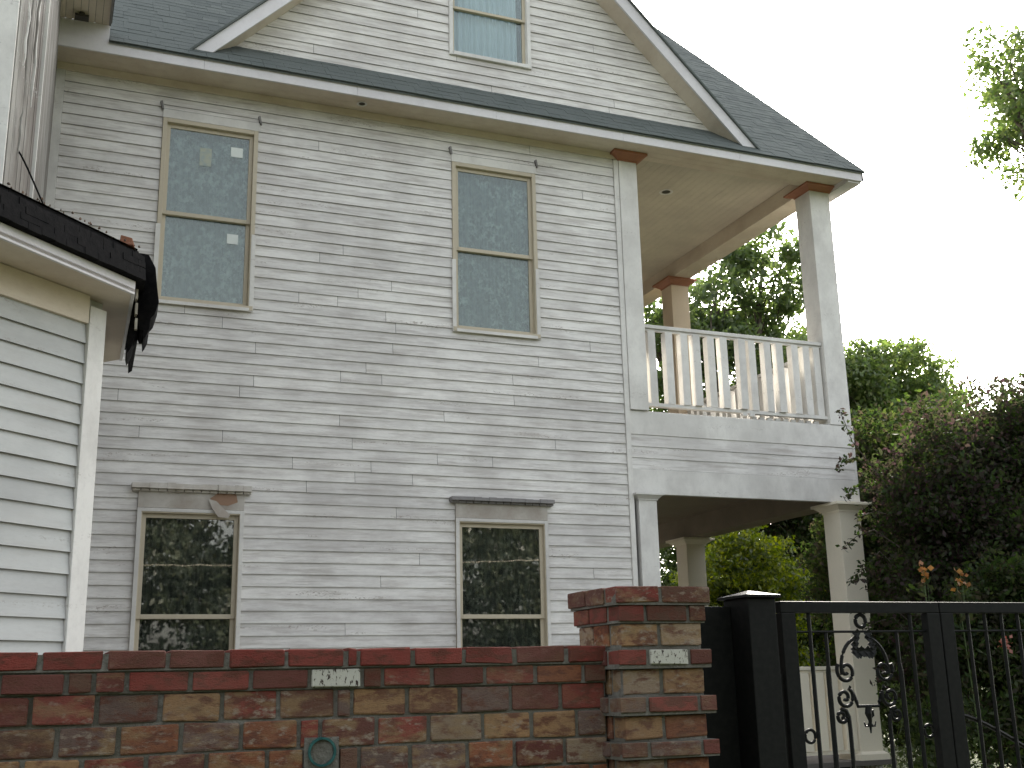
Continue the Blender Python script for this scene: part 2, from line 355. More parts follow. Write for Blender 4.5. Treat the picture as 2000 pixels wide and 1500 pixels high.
# ---------------------------------------------------------------- windows
def window(key, upper, seed):
    x0, x1, z0, z1 = W_[key]; r = random.Random(seed)
    c = MB(); t = .048          # brick mould casing
    c.box(x0, x0+t, -.035, .06, z0+.05, z1); c.box(x1-t, x1, -.035, .06, z0+.05, z1); c.box(x0+t, x1-t, -.034, .06, z1-t, z1)
    W = c.build('window', SASH, H, .004)
    box('sill', (x0-.004, x1+.004, -.05, .08, z0, z0+.05), SASH, W)
    zm = 6.568 if upper else 2.282
    if upper:   # white outer trim round the lower half only
        m = MB(); m.box(x0-.012, x0+.036, -.043, -.036, z0-.01, zm-.16); m.box(x1-.036, x1+.012, -.043, -.036, z0-.01, zm-.16); m.box(x0+.036, x1-.036, -.056, -.051, z0-.012, z0+.026)
        m.build('outer_trim', TRIM, W, .002)
    else:
        m = MB(); m.box(x0-.002, x0+.04, -.043, -.036, z0, z1); m.box(x1-.04, x1+.002, -.043, -.036, z0, z1); m.box(x0+.04, x1-.04, -.043, -.036, z1-.035, z1)
        m.build('outer_trim', TRIM, W, .002)
    a, b_ = x0+t, x1-t
    def sash(y0, y1, s0, s1, st=.042):
        m = MB(); m.box(a, a+st, y0, y1, s0, s1); m.box(b_-st, b_, y0, y1, s0, s1); m.box(a+st, b_-st, y0, y1, s1-.045, s1); m.box(a+st, b_-st, y0, y1, s0, s0+.045)
        m.build('sash', SASH, W, .003)
        box('pane', (a+st-.005, b_-st+.005, (y0+y1)/2-.003, (y0+y1)/2+.003, s0+.04, s1-.04), GLU if upper else GLL, W, 0)
    sash(.012, .040, zm-.022, z1-t); sash(.042, .072, z0+.05, zm+.022)
    cur = MB(); ny = 60
    for i in range(ny):
        xa, xb = a+(b_-a)*i/ny, a+(b_-a)*(i+1)/ny; ya, yb = .125+.006*math.sin(i*1.1), .125+.006*math.sin((i+1)*1.1)
        cur.poly([(xa, ya, z0+.03), (xb, yb, z0+.03), (xb, yb, z1-.02), (xa, ya, z1-.02)])
    cur.build('mottled_curtain', LACEU if upper else MOTTLE_L, W)
    return W
wul = window('ul', True, 1); wur = window('ur', True, 2); wll = window('ll', False, 3); wlr = window('lr', False, 4)
for n, (a, b_, c, d), m in (('paper_sticker', (1.585, 1.715, 7.33, 7.445), STK), ('paper_sticker', (1.585, 1.705, 6.305, 6.418), STK), ('faded_label', (1.25, 1.375, 7.17, 7.385), LBL)):
    y = .020 if c > 6.6 else .050
    o = box(n, (a, b_, y, y+.0015, c, d), m, wul, 0)
o['label'] = 'cream rectangular label on upper pane'
# headers over windows
for key, up_ in (('ul', 1), ('ur', 1), ('ll', 0), ('lr', 0)):
    x0, x1, z0, z1 = W_[key]
    if up_:
        box('header_board', (x0-.004, x1+.01, -.030, -.001, z1+.003, z1+.105), TRIM, H)
        for q in range(2):
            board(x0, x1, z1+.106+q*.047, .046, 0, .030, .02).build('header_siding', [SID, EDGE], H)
        for xx in (x0-.01, x1+.02):
            m = MB(); m.hexa([(xx-.008, -.05, z1+.10), (xx+.012, -.05, z1+.09), (xx+.015, -.0, z1+.09), (xx-.01, -.0, z1+.1), (xx-.03, -.06, z1+.175), (xx-.008, -.06, z1+.185), (xx-.008, -.0, z1+.185), (xx-.03, -.0, z1+.175)])
            o = m.build('broken_trim_stub', EDGE, H)
    else:
        box('header_board', (x0+.0, x1+.0, -.034, -.001, z1+.003, 3.535), HEADW, H, .002)
        m = MB(); n_ = 14
        for i in range(n_):
            a, b_ = x0-.07+(x1-x0+.13)*i/n_, x0-.07+(x1-x0+.13)*(i+1)/n_
            j = rng.uniform(-.006, .006)
            m.box(a, b_-.0005, -.115+j, -.0, 3.545+j*.4, (3.600 if key == 'll' else 3.585)+rng.uniform(-.005, .004)); m.box(a+.01, b_-.0005, -.075+j, -.001, 3.522, 3.544)
        m.build('header_cap', HEADW if key == 'll' else EDGE, H)
# peeled flap and exposed wood on lower-left header
m = MB(); pts = [(1.52, 3.47), (1.60, 3.53), (1.78, 3.53), (1.80, 3.44), (1.70, 3.40), (1.56, 3.41)]
m.prism([(x, -.036, z) for x, z in pts], (0, -.002, 0)); m.build('peeled_patch', ORPCH, H)
m = MB(); pts = [(1.50, 3.46), (1.58, 3.44), (1.66, 3.36), (1.72, 3.30), (1.70, 3.265), (1.60, 3.275), (1.54, 3.36)]
m.prism([(x, -.055-(3.47-z)*.15, z) for x, z in pts], (0, -.004, 0)); m.build('paint_flap', HEADW, H)

# ---------------------------------------------------------------- eaves and main roof
EZ = 8.235   # top of the roof at the eave line y=-.45
def roofz(y): return EZ+(y+.45)
m = MB(); xs = [-.33, 1.2, 2.9, 4.6, 6.3, 8.0, 9.985]
for a, b_ in zip(xs, xs[1:]): m.box(a, b_-.002, -.45, -.425, 8.085, EZ-.012)
m.build('fascia', FASC, H, .002)
box('fascia', (-.33, .215, -.43, -.40, EZ-.012, 8.42), FASC, H)
m = MB()
for i in range(4):
    y0 = -.424+i*.119; m.box(-.33, 9.96, y0, y0+.1165, 8.130, 8.145)
m.build('soffit', WARM, H)
# roof decks
m = MB(); th = .05; x0, x1 = .215, 10.0; YR = 6.0
m.prism([(x0, -.47, roofz(-.47)-th*.4), (x0, -.47, roofz(-.47)), (x0, YR, roofz(YR)), (x0, 12.4, roofz(YR)-6.4), (x0, 12.4, roofz(YR)-6.4-th), (x0, YR, roofz(YR)-th*1.4)], (x1-x0, 0, 0))
roof = m.build('roof', SHIN, H)
m = MB(); m.prism([(9.70, .0, 8.27), (9.70, YR, roofz(YR)-.12), (9.70, 11.9, 8.27)], (.05, 0, 0)); m.build('gable_wall', SIDG, H)
m = MB(); m.prism([(9.955, -.45, 8.10), (9.955, -.45, roofz(-.45)-.03), (9.955, YR, roofz(YR)-.08), (9.955, YR, roofz(YR)-.25), (9.955, -.28, 8.10)], (.03, 0, 0)); m.build('barge_board', FASC, H)
m = MB(); m.poly([(9.755, .0, roofz(0)-.12), (9.954, .0, roofz(0)-.12), (9.954, YR, roofz(YR)-.12), (9.755, YR, roofz(YR)-.12)]); m.build('rake_soffit', WARM, H)
# eave return at the roof corner
m = MB(); m.box(9.74, 9.954, -.42, .30, 8.06, 8.128); m.build('eave_return', FASC, H)

# shingles (individual slabs, nearest 300 as parts, the rest joined)
AP, HW = 4.72, 3.605         # cross gable centre and half width at the roof's foot
GR = lambda x: EZ+.10+ (HW-abs(x-AP))*1.0    # top of cross gable roof
variants = []
for q in range(8):
    r = random.Random(q); wq = r.choice([.14, .19, .24, .29]); m = MB(); j = r.uniform(-.004, .004)
    # local: x along the course, y up the slope, z normal
    m.hexa([(.003, 0+j, 0), (wq, 0+j*.3, 0), (wq, .26, -.002), (.003, .26, -.002), (.003, 0+j, .007), (wq, 0+j*.3, .007), (wq, .26, .003), (.003, .26, .003)])
    variants.append((wq, m.mesh('shingle', SHIN)))
slots = []; STEP = .145/math.sqrt(2)
row = 0; y = -.485
rs = random.Random(3)
while y < 5.8:
    x = .219-rs.choice([0, .0])
    while x < 10.0:
        q = rs.randrange(8); wq = variants[q][0]
        if x+wq > 10.005: x = 10.005-wq
        if x > .2 and x+wq < 10.02:
            zz = roofz(y); cxm = x+wq/2
            under = GR(cxm)-.05 > zz+.28 and abs(cxm-AP) < HW and y > .0   # beneath the cross gable
            if not under: slots.append((x, y, zz+.012, q, rs.uniform(-.002, .003)))
        x += wq
        if x > 10.0: break
    y += STEP; row += 1
def seen(s):
    x, y, z_ = s[:3]; zc = 1.6+(z_-1.6)
    d = Vector((x, y+12, zc-1.6)); f_ = d.dot(fw); u_, v_ = d.dot(rr)/f_, d.dot(uu)/f_
    return abs(u_) < .47 and abs(v_) < .36 and not (abs(x-AP) < HW+.2 and y > .05)
slots.sort(key=lambda s: (not seen(s), math.dist(s[:3], (0, -12, 1.6))))
rot = R(45)
for s in slots[:300]:
    o = link('shingle', variants[s[3]][1], roof, (s[0], s[1], s[2]+s[4])); o.rotation_euler = (rot, 0, 0)
m = MB(); c_, s_ = math.cos(rot), math.sin(rot)
for s in slots[300:]:
    wq = variants[s[3]][0]
    P8 = [(.003, 0, 0), (wq, 0, 0), (wq, .26, -.002), (.003, .26, -.002), (.003, 0, .007), (wq, 0, .007), (wq, .26, .003), (.003, .26, .003)]
    m.hexa([(s[0]+a, s[1]+b_*c_-c*s_, s[2]+s[4]+b_*s_+c*c_) for a, b_, c in P8])
o = m.build('shingles', SHIN, roof); o['kind'] = 'stuff'

# ---------------------------------------------------------------- cross gable
RZ = AP  # ridge x
rk = -.34
APZ = 8.40+HW+.02        # ridge height of the gable roof top
gt = lambda x: APZ-abs(x-AP)     # roof top line
gs = lambda x: gt(x)-.19        # soffit line
wg = (4.16, 5.26, 9.10, 10.50)
# wall sheathing behind boards
m = MB(); m.prism([(AP-3.3, .002, 8.62), (wg[0]+.03, .002, 8.62), (wg[0]+.03, .002, gs(wg[0])-.02), (AP-3.3, .002, gs(AP-3.3)-.02)], (0, .1, 0))
m.prism([(wg[1]-.03, .002, 8.62), (AP+3.3, .002, 8.62), (AP+3.3, .002, gs(AP+3.3)-.02), (wg[1]-.03, .002, gs(wg[1])-.02)], (0, .1, 0))
m.box(wg[0]+.03, wg[1]-.03, .002, .102, 8.62, wg[2]+.03)
m.prism([(wg[0]+.03, .002, wg[3]-.03), (wg[1]-.03, .002, wg[3]-.03), (wg[1]-.03, .002, gs(wg[1])-.02), (AP, .002, gs(AP)-.02), (wg[0]+.03, .002, gs(wg[0])-.02)], (0, .1, 0))
m.build('gable_wall', SHEATH, H)
z = 8.655; n = 0
while z < gs(AP)-.1:
    hwid = (gs(AP)-z-.01)
    hw2 = hwid-XP
    segs = [(AP-hwid, AP+hwid)]
    if z+XP/2 > wg[2] and z+XP/2 < wg[3]: segs = [(AP-hwid, wg[0]-.002), (wg[1]+.002, AP+hwid)]
    jn = [rng.uniform(2, 7.4) for _ in range(rng.choice([0, 1, 1, 2]))]
    for s0, s1 in segs:
        for a, b_ in split(s0, s1, jn):
            mm = board(a, b_, z, XP)
            # trim the ends to the rake
            mm.v = [(max(AP-(gs(AP)-vz-.0), min(AP+(gs(AP)-vz-.0), vx)), vy, vz) for vx, vy, vz in mm.v]
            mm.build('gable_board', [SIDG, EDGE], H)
    z += XP; n += 1
for sgn in (-1, 1):
    f = lambda d, z_, y: (AP+sgn*d, y, z_)
    L = HW+.02
    # barge board
    m = MB(); m.prism([f(0, APZ-.03, rk), f(L, APZ-.03-L, rk), f(L-.20, APZ-.03-L+.0, rk), f(0, APZ-.03-.235, rk)], (0, .03, 0)); m.build('barge_board', FASC, H, .002)
    m = MB(); m.prism([f(0, APZ-.18, rk+.032), f(L-.1, APZ-.18-L+.1, rk+.032), f(L-.12, APZ-.20-L+.12, rk+.032), f(0, APZ-.20, rk+.032)], (0, .30, 0)); m.build('rake_soffit', WARM, H)
    # roof slab running back into the main roof
    yb = 4.2; dd = L+.05
    m = MB()
    m.prism([f(0, APZ, rk-.03), f(dd, APZ-dd, rk-.03), f(dd, APZ-dd-.03, rk-.03), f(0, APZ-.03, rk-.03)], (0, yb, 0)); m.build('gable_roof', SHIN, H)
# gable window
def gwin():
    x0, x1, z0, z1 = wg; t = .05
    c = MB(); c.box(x0, x0+t, -.04, .06, z0, z1); c.box(x1-t, x1, -.04, .06, z0, z1); c.box(x0+t, x1-t, -.04, .06, z1-t, z1); c.box(x0+t, x1-t, -.05, .06, z0, z0+t)
    W = c.build('window', TRIM, H, .004); a, b_ = x0+t, x1-t; zm = 9.80
    for y0, s0, s1 in ((.012, zm-.02, z1-t), (.042, z0+t, zm+.02)):
        m = MB(); st = .04; m.box(a, a+st, y0, y0+.028, s0, s1); m.box(b_-st, b_, y0, y0+.028, s0, s1); m.box(a+st, b_-st, y0, y0+.028, s1-.04, s1); m.box(a+st, b_-st, y0, y0+.028, s0, s0+.035)
        m.build('sash', SASH, W, .003); box('pane', (a+st-.005, b_-st+.005, y0+.01, y0+.016, s0+.03, s1-.035), GLU, W, 0)
    cur = MB(); ny = 90
    for i in range(ny):
        xa, xb = a+.04+(b_-a-.13)*i/ny, a+.04+(b_-a-.13)*(i+1)/ny
        fy = lambda k_: .13+.02*math.sin(k_*.55)+.012*math.sin(k_*1.3+1)
        sw = lambda k_, zz: 0
        cur.poly([(xa, fy(i), z0+.03), (xb, fy(i+1), z0+.03), (xb, fy(i+1), z1), (xa, fy(i), z1)])
    cur.build('curtain', CURT, W)
    box('attic_backdrop', (x0-.3, x1+.3, .45, .5, z0-.3, z1+.3), DARK, W, 0)
gwin()
# attic enclosure
box('wall', (-.33, 6.45, 11.0, 11.1, 8.13, 8.5), SHEATH, H, 0)

# recessed lights
def can_light(x, y, z, r=.07):
    m = MB(); n_ = 20
    for rad0, rad1, z0, z1 in ((r, r*.72, z-.006, z-.006), (r*.72, r*.6, z-.006, z+.05)):
        for i in range(n_):
            a, b_ = 2*math.pi*i/n_, 2*math.pi*(i+1)/n_
            m.poly([(x+rad0*math.cos(a), y+rad0*math.sin(a), z0), (x+rad1*math.cos(a), y+rad1*math.sin(a), z1), (x+rad1*math.cos(b_), y+rad1*math.sin(b_), z1), (x+rad0*math.cos(b_), y+rad0*math.sin(b_), z0)])
    m.poly([(x+r*.6*math.cos(2*math.pi*i/n_), y+r*.6*math.sin(2*math.pi*i/n_), z-.0065+.003) for i in range(n_)][::-1], 1)
    return m.build('recessed_light', [TRIM, FIX], H)
can_light(3.02, -.20, 8.129, .06); can_light(7.85, 1.20, 8.32, .10)

# ---------------------------------------------------------------- porch
UP = 8.145
m = MB(); n_ = 26
for i in range(n_):
    a = 6.46+i*(9.40-6.46)/n_; m.box(a, a+(9.40-6.46)/n_-.003, .052, 8.2, 8.32, 8.335)
m.build('porch_ceiling', CEIL, H)
box('porch_beam', (9.393, 9.724, .053, 8.2, 8.082, 8.319), WARM, H)
box('porch_beam', (6.46, 9.39, .030, .050, 8.146, 8.318), WARM, H)
m = MB(); n_ = 22
for i in range(n_):
    a = 6.46+i*(9.379-6.46)/n_; m.box(a, a+(9.379-6.46)/n_-.003, .05, 8.2, 4.03, 4.045)
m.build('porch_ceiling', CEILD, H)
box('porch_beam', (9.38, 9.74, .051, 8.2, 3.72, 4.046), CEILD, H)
# balcony band
box('band_board', (6.436, 9.722, -.012, .03, 4.447, 4.74), TRIM, H)
for zz in (4.300, 4.158, 4.022):
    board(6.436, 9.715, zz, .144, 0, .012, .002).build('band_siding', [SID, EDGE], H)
box('band_board', (6.436, 9.722, -.014, .05, 3.722, 4.020), TRIM, H)
box('balcony_floor', (6.46, 9.80, .031, 8.2, 4.60, 4.755), DECK, H)
box('band_board', (9.723, 9.76, .0, 8.2, 3.73, 4.74), TRIM, H)
# lower deck and foundation
box('porch_deck', (6.46, 9.86, -.08, 8.3, .50, .56), DECK, H)
box('porch_step', (9.87, 10.3, 1.2, 3.0, 0, .28), DECK, H)

def crown(o, x0, x1, y0, y1, zb, zt, fl=.10, m=None):
    c = MB(); h = zt-zb
    c.frus((x0-.012, x1+.012, y0-.012, y1+.012, zb), (x0-.012, x1+.012, y0-.012, y1+.012, zb+h*.2))
    c.frus((x0-.015, x1+.015, y0-.015, y1+.015, zb+h*.2), (x0-fl*.8, x1+fl*.8, y0-fl*.8, y1+fl*.8, zb+h*.7))
    c.frus((x0-fl, x1+fl, y0-fl, y1+fl, zb+h*.7), (x0-fl, x1+fl, y0-fl, y1+fl, zt))
    return c.build('capital', m, o, .002)
def column(x0, x1, y0, y1, z0, z1, mat, capm, zc, base=0, fl=.10, label=None):
    o = MB().box(x0, x1, y0, y1, z0, z1).build('column', mat, H, .006)
    if label: o['label'] = label
    if zc: crown(o, x0, x1, y0, y1, zc, z1, fl, capm)
    if base:
        c = MB(); c.box(x0-.05, x1+.05, y0-.05, y1+.05, z0, z0+.07); c.frus((x0-.045, x1+.045, y0-.045, y1+.045, z0+.07), (x0-.005, x1+.005, y0-.005, y1+.005, z0+.10)); c.build('base', mat, o, .003)
    return o
# upper storey
column(6.437, 6.692, -.045, .18, 4.745, 8.128, TRIM, ORAN, 8.02, fl=.11, label='half column at the wall corner with red wood capital')
column(9.393, 9.724, -.022, .31, 4.745, 8.128, TRIM, ORAN, 8.05, fl=.11)
column(9.393, 9.724, 3.815, 4.145, 4.757, 8.080, PRIM, ORAN, 7.965, fl=.11, label='far warm tinted column with orange capital')
column(9.393, 9.724, 7.6, 7.93, 4.757, 8.080, PRIM, ORAN, 7.965, fl=.11)
# lower storey
column(6.485, 6.727, -.046, .18, .56, 3.720, TRIM, TRIM, 3.64, fl=.07)
column(9.393, 9.724, -.022, .31, .56, 3.720, CREAM, CREAM, 3.60, 1, fl=.11, label='cream column with square base')
column(9.393, 9.724, 3.815, 4.145, .56, 3.719, CREAM, CREAM, 3.60, 1, fl=.12)
column(9.393, 9.724, 7.6, 7.93, .56, 3.719, CREAM, CREAM, 3.60, 1, fl=.12)
# foundation
fb = MB(); 
for a in (6.6, 7.7, 8.62, 9.45): fb.box(a, a+.28, .02, .3, 0, .498)
fb.build('foundation_pier', BRK, H)
box('foundation_skirt', (6.47, 9.7, .31, .33, 0, .497), DARK, H, 0)

def railing(p0, p1, zb, zt, n, mat, bw=.102, name='porch_railing', xs=None):
    d = Vector((p1[0]-p0[0], p1[1]-p0[1], 0)); L = d.length; ang = math.atan2(d.y, d.x)
    o = empty(name, H); o.location = (p0[0], p0[1], 0); o.rotation_euler = (0, 0, ang)
    m = MB(); m.box(0, L, -.045, .045, zt-.045, zt); m.box(0, L, -.02, .02, zt-.075, zt-.046); m.build('top_rail', mat, o, .004)
    m = MB(); m.box(0, L, -.035, .035, zb, zb+.045); m.build('bottom_rail', mat, o, .004)
    me = MB().box(-bw/2, bw/2, -.052, .052, zb+.046, zt-.076).mesh('baluster', mat)
    for i in range(n):
        x = (xs[i]-p0[0]) if xs else L*(i+.5)/n
        b = link('baluster', me, o, (x, 0, 0)); b.rotation_euler = (rng.uniform(-.006, .006), rng.uniform(-.006, .006), rng.uniform(-.03, .03))
    return o
bx = [6.84, 7.05, 7.26, 7.45, 7.66, 7.87, 8.08, 8.28, 8.49, 8.71, 8.92, 9.12, 9.30]
railing((6.695, .06), (9.39, .06), 4.82, 5.87, 13, TRIM, xs=bx)
railing((9.56, .32), (9.56, 3.81), 4.82, 5.87, 17, TRIM)
lx = [6.93+i*.2155 for i in range(11)]+[9.30]
railing((6.73, .06), (9.39, .06), .64, 1.68, 12, CREAM, .155, xs=lx)
m = MB()
for a in (8.05, 8.16): m.box(a, a+.07, -.02, .02, 4.775, 4.818)
for i in range(9): m.box(8.25+i*.12, 8.25+i*.12+.07, .08, .12, 4.757, 4.80)
m.build('packing_block', TRIM, H)

# ---------------------------------------------------------------- left wing above, one-storey bay in front
WG = empty('side_wing', H)
P = [(-.285, -.035), (-.293, -4.0), (-.430, -4.6), (-1.9, -4.6)]
def vboards(p0, p1, z0, z1, mat, name='siding_board', e=.124, parent=WG, lap=.02):
    d = Vector((p1[0]-p0[0], p1[1]-p0[1], 0)); L = d.length; ang = math.atan2(d.y, d.x)
    z = z0
    while z < z1-.02:
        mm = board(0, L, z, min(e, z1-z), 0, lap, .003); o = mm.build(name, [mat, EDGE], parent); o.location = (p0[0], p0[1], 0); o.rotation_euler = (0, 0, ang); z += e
box('wing_panel', (-.293, -.279, -3.99, -.035, .3, 8.42), GREYW, WG, 0)
d_ = Vector((P[1][0]-P[2][0], P[1][1]-P[2][1], 0)); n_b = 7
for i in range(n_b):
    a = Vector((*P[2], 0))+d_*(i/n_b); b_ = Vector((*P[2], 0))+d_*((i+.93)/n_b); o_ = rng.uniform(.004, .016); n_ = Vector((d_.y, -d_.x, 0)).normalized()*o_
    m = MB(); m.hexa([(a.x+n_.x, a.y+n_.y, 4.2), (b_.x+n_.x, b_.y+n_.y, 4.2), (b_.x, b_.y, 4.2), (a.x, a.y, 4.2), (a.x+n_.x, a.y+n_.y, 8.42), (b_.x+n_.x, b_.y+n_.y, 8.42), (b_.x, b_.y, 8.42), (a.x, a.y, 8.42)]); m.build('vertical_board', GREYW, WG)
m = MB(); m.prism([(x, y, 0) for x, y in ((-.286, -.0), (-.294, -4.0), (-.431, -4.599), (-1.9, -4.599), (-1.9, 0.0))], (0, 0, 8.42)); m.build('wing_wall', SHEATH, WG)
box('corner_board', (-.56, -.432, -4.66, -4.60, 4.2, 8.42), TRIM, WG)
box('corner_board', (-1.9, -.562, -4.65, -4.60, 4.2, 8.42), GREYW, WG)
m = MB(); m.prism([(-.31, -4.03, 4.2), (-.270, -4.03, 4.2), (-.270, -3.9, 4.2), (-.29, -3.9, 4.2)], (0, 0, 4.22)); m.build('corner_board', TRIM, WG)
# peeling vertical strips
for i in range(9):
    t = rng.random(); bx_, by_ = P[2][0]+(P[1][0]-P[2][0])*t, P[2][1]+(P[1][1]-P[2][1])*t
    z0 = rng.uniform(4.4, 7.6); L = rng.uniform(.3, 1.3); pts = []
    for q in range(9): pts.append((bx_+.028+.004*math.sin(q*1.2+i)+rng.uniform(0, .01), by_-.03, z0+L*q/8))
    MB().tube(pts, [.003]+[rng.uniform(.006, .012) for _ in range(7)]+[.002], 5).build('peeling_strip', GREYW if i % 3 else TRIM, WG)
# eave of the wing: beadboard soffit, fascia
for i in range(7):
    a = -.30+i*.0725; box('soffit_board', (a, a+.069, -6.4, -.401, 8.425, 8.44), WARM, WG, 0)
box('soffit_backing', (-.35, .21, -6.4, -.401, 8.441, 8.46), SHEATH, WG, 0)
box('fascia', (.202, .224, -6.4, -.455, 8.40, 8.56), EDGE, WG, 0)
m = MB(); m.prism([(.235, -6.5, 8.52), (.235, -6.5, 8.57), (-1.9, -6.5, 10.2), (-1.9, -6.5, 10.16)], (0, 6.2, 0)); m.build('wing_roof', SHIN, WG)
m = MB(); m.box(-.14, .0, -.62, -.52, 8.36, 8.385); m.tube([(-.07, -.57, 8.385), (-.07, -.57, 8.425)], .03, 10); m.build('light_fixture', FIX, WG)

BY = empty('bay', H)
c0 = Vector((.206, -5.0, 0)); dv = Vector((-.75, -.66, 0)).normalized(); nv = Vector((dv.y, -dv.x, 0))   # outward normal
nv = Vector((.66, -.75, 0)).normalized()
ang = math.atan2(-dv.y, -dv.x)
Lb = 1.9; far = c0+dv*Lb
me_z = []
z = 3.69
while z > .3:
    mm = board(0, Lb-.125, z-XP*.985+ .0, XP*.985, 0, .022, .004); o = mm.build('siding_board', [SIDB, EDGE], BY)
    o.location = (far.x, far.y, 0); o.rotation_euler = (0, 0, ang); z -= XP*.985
o = MB().box(Lb-.122, Lb+.004, -.034, .10, .3, 3.80).build('corner_board', TRIM, BY, .003); o.location = (far.x, far.y, 0); o.rotation_euler = (0, 0, ang)
o = MB().box(0, Lb-.124, -.028, 0, 3.69, 3.862).build('frieze_board', WARM, BY, .002); o.location = (far.x, far.y, 0); o.rotation_euler = (0, 0, ang)
fl = far+Vector((-1.6, 0, 0))
br = Vector((.206, -3.7, 0))
poly = [(c0.x-.0, c0.y+.03), (br.x, br.y), (-.24, -3.0), (-1.9, -3.0), (fl.x, fl.y+.03), (far.x, far.y+.03)]
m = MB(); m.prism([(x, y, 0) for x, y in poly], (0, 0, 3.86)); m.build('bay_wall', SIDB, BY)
# eave (soffit boards, fascia, thick black roof edge)
O1, O2, O3 = (.372, -5.234), (.400, -3.726), (-.10, -3.2)
e1 = Vector((O1[0], O1[1], 0))+Vector((-.707, -.707, 0))*2.2; O0 = (e1.x, e1.y)
zs = 3.866
m = MB(); m.prism([(*O0, zs), (*O1, zs), (*O2, zs), (*O3, zs), (-1.9, -3.2, zs), (-1.9, O0[1], zs)], (0, 0, .02)); m.build('soffit', WARM, BY)
def strip(p, q, z0, z1, t, mat, name, out=0.):
    a, b_ = Vector((*p, 0)), Vector((*q, 0)); d = (b_-a).normalized(); n_ = Vector((d.y, -d.x, 0))
    a = a+n_*out; b_ = b_+n_*out
    m = MB(); m.hexa([(a.x, a.y, z0), (b_.x, b_.y, z0), (b_.x-n_.x*t, b_.y-n_.y*t, z0), (a.x-n_.x*t, a.y-n_.y*t, z0), (a.x, a.y, z1), (b_.x, b_.y, z1), (b_.x-n_.x*t, b_.y-n_.y*t, z1), (a.x-n_.x*t, a.y-n_.y*t, z1)])
    return m.build(name, mat, BY, .002)
strip(O0, O1, 3.852, 3.935, .02, FASC, 'fascia'); strip(O1, O2, 3.852, 3.935, .02, FASC, 'fascia')
# black edge: overhanging layers of old roofing
def tab_edge(p, q, z0, z1, out, mat, layers=5):
    a, b_ = Vector((*p, 0)), Vector((*q, 0)); d = (b_-a).normalized(); nn = Vector((d.y, -d.x, 0)); L = (b_-a).length; m = MB(); h = (z1-z0)/layers
    for k_ in range(layers):
        t = -rng.uniform(0, .1)
        while t < L:
            w_ = rng.uniform(.07, .17); t0, t1 = max(t, 0), min(t+w_-.002, L)
            if t1-t0 > .01:
                o_ = out-.010*k_*(.6 if k_ < layers-1 else 1.6)+rng.uniform(-.003, .003); za = z0+h*k_+rng.uniform(-.003, .002); zb = z0+h*(k_+1)-.001+rng.uniform(-.001, .004)
                A, B = a+d*t0, a+d*t1; i_ = -nn*.09
                m.hexa([(A.x+nn.x*o_, A.y+nn.y*o_, za), (B.x+nn.x*o_, B.y+nn.y*o_, za+rng.uniform(-.002, .002)), (B.x+i_.x, B.y+i_.y, za), (A.x+i_.x, A.y+i_.y, za), (A.x+nn.x*(o_-.004), A.y+nn.y*(o_-.004), zb), (B.x+nn.x*(o_-.004), B.y+nn.y*(o_-.004), zb), (B.x+i_.x, B.y+i_.y, zb), (A.x+i_.x, A.y+i_.y, zb)])
            t += w_
    return m.build('roof_edge', mat, BY)
tab_edge(O0, (O1[0]+.02, O1[1]+.02), 3.938, 4.135, .055, BLK); tab_edge(O1, O2, 3.938, 4.13, .055, BLK)
top = (-1.0, -4.2, 4.62)
m = MB(); m.poly([(*O0, 4.14), (*O1, 4.14), (-.28, -4.1, 4.30), (-1.6, -4.66, 4.36)]); m.poly([(*O1, 4.14), (*O2, 4.14), (-.2, -3.4, 4.28), (-.28, -4.1, 4.30)]); m.build('bay_roof', BLK, BY)
# torn roofing hanging over the corner
ol = [(.36, 4.21), (.405, 4.20), (.455, 4.185), (.495, 4.10), (.515, 3.96), (.520, 3.88), (.505, 3.80), (.487, 3.775), (.478, 3.70), (.462, 3.66), (.452, 3.645), (.448, 3.70), (.432, 3.70), (.418, 3.74), (.41, 3.70), (.40, 3.66), (.39, 3.62), (.375, 3.585), (.36, 3.56), (.352, 3.60), (.365, 3.70), (.372, 3.80), (.385, 3.92), (.362, 4.0), (.35, 4.1)]
m = MB(); m.prism([(x+rng.uniform(-.004, .004), -4.98-(x-.35)*.5, z) for x, z in ol], (.015, .30, .0)); m.build('torn_roofing', BLK, BY)
ol2 = [(.398, 4.16), (.43, 4.1), (.45, 3.9), (.44, 3.72), (.43, 3.60), (.405, 3.58), (.40, 3.8)]
m = MB(); m.prism([(x+rng.uniform(-.008, .008), -4.66, z+.12) for x, z in ol2], (.01, .5, -.05)); m.build('torn_roofing', BLK, BY)
m = MB()
for i in range(5):
    zz = 4.13-i*.09; m.box(.378+i*.004, .392+i*.004, -5.12+i*.02, -5.06+i*.02, zz-.07, zz)
m.build('rotten_wood_sliver', FLASH, BY)
# flashing and loose cable where the bay roof meets the wing
m = MB(); m.prism([(-.415, -4.35, 4.78), (-.10, -4.2, 4.57), (-.12, -4.25, 4.55), (-.40, -4.5, 4.55)], (.0, -.004, -.002)); m.build('flashing', FLASH, BY)
pts = [(-.385+.26*t**.8, -4.38+.1*t, 5.05-.47*t+.10*(t-.5)**2) for t in [i/12 for i in range(13)]]
MB().tube(pts, .006, 6).build('loose_cable', BLK, BY)

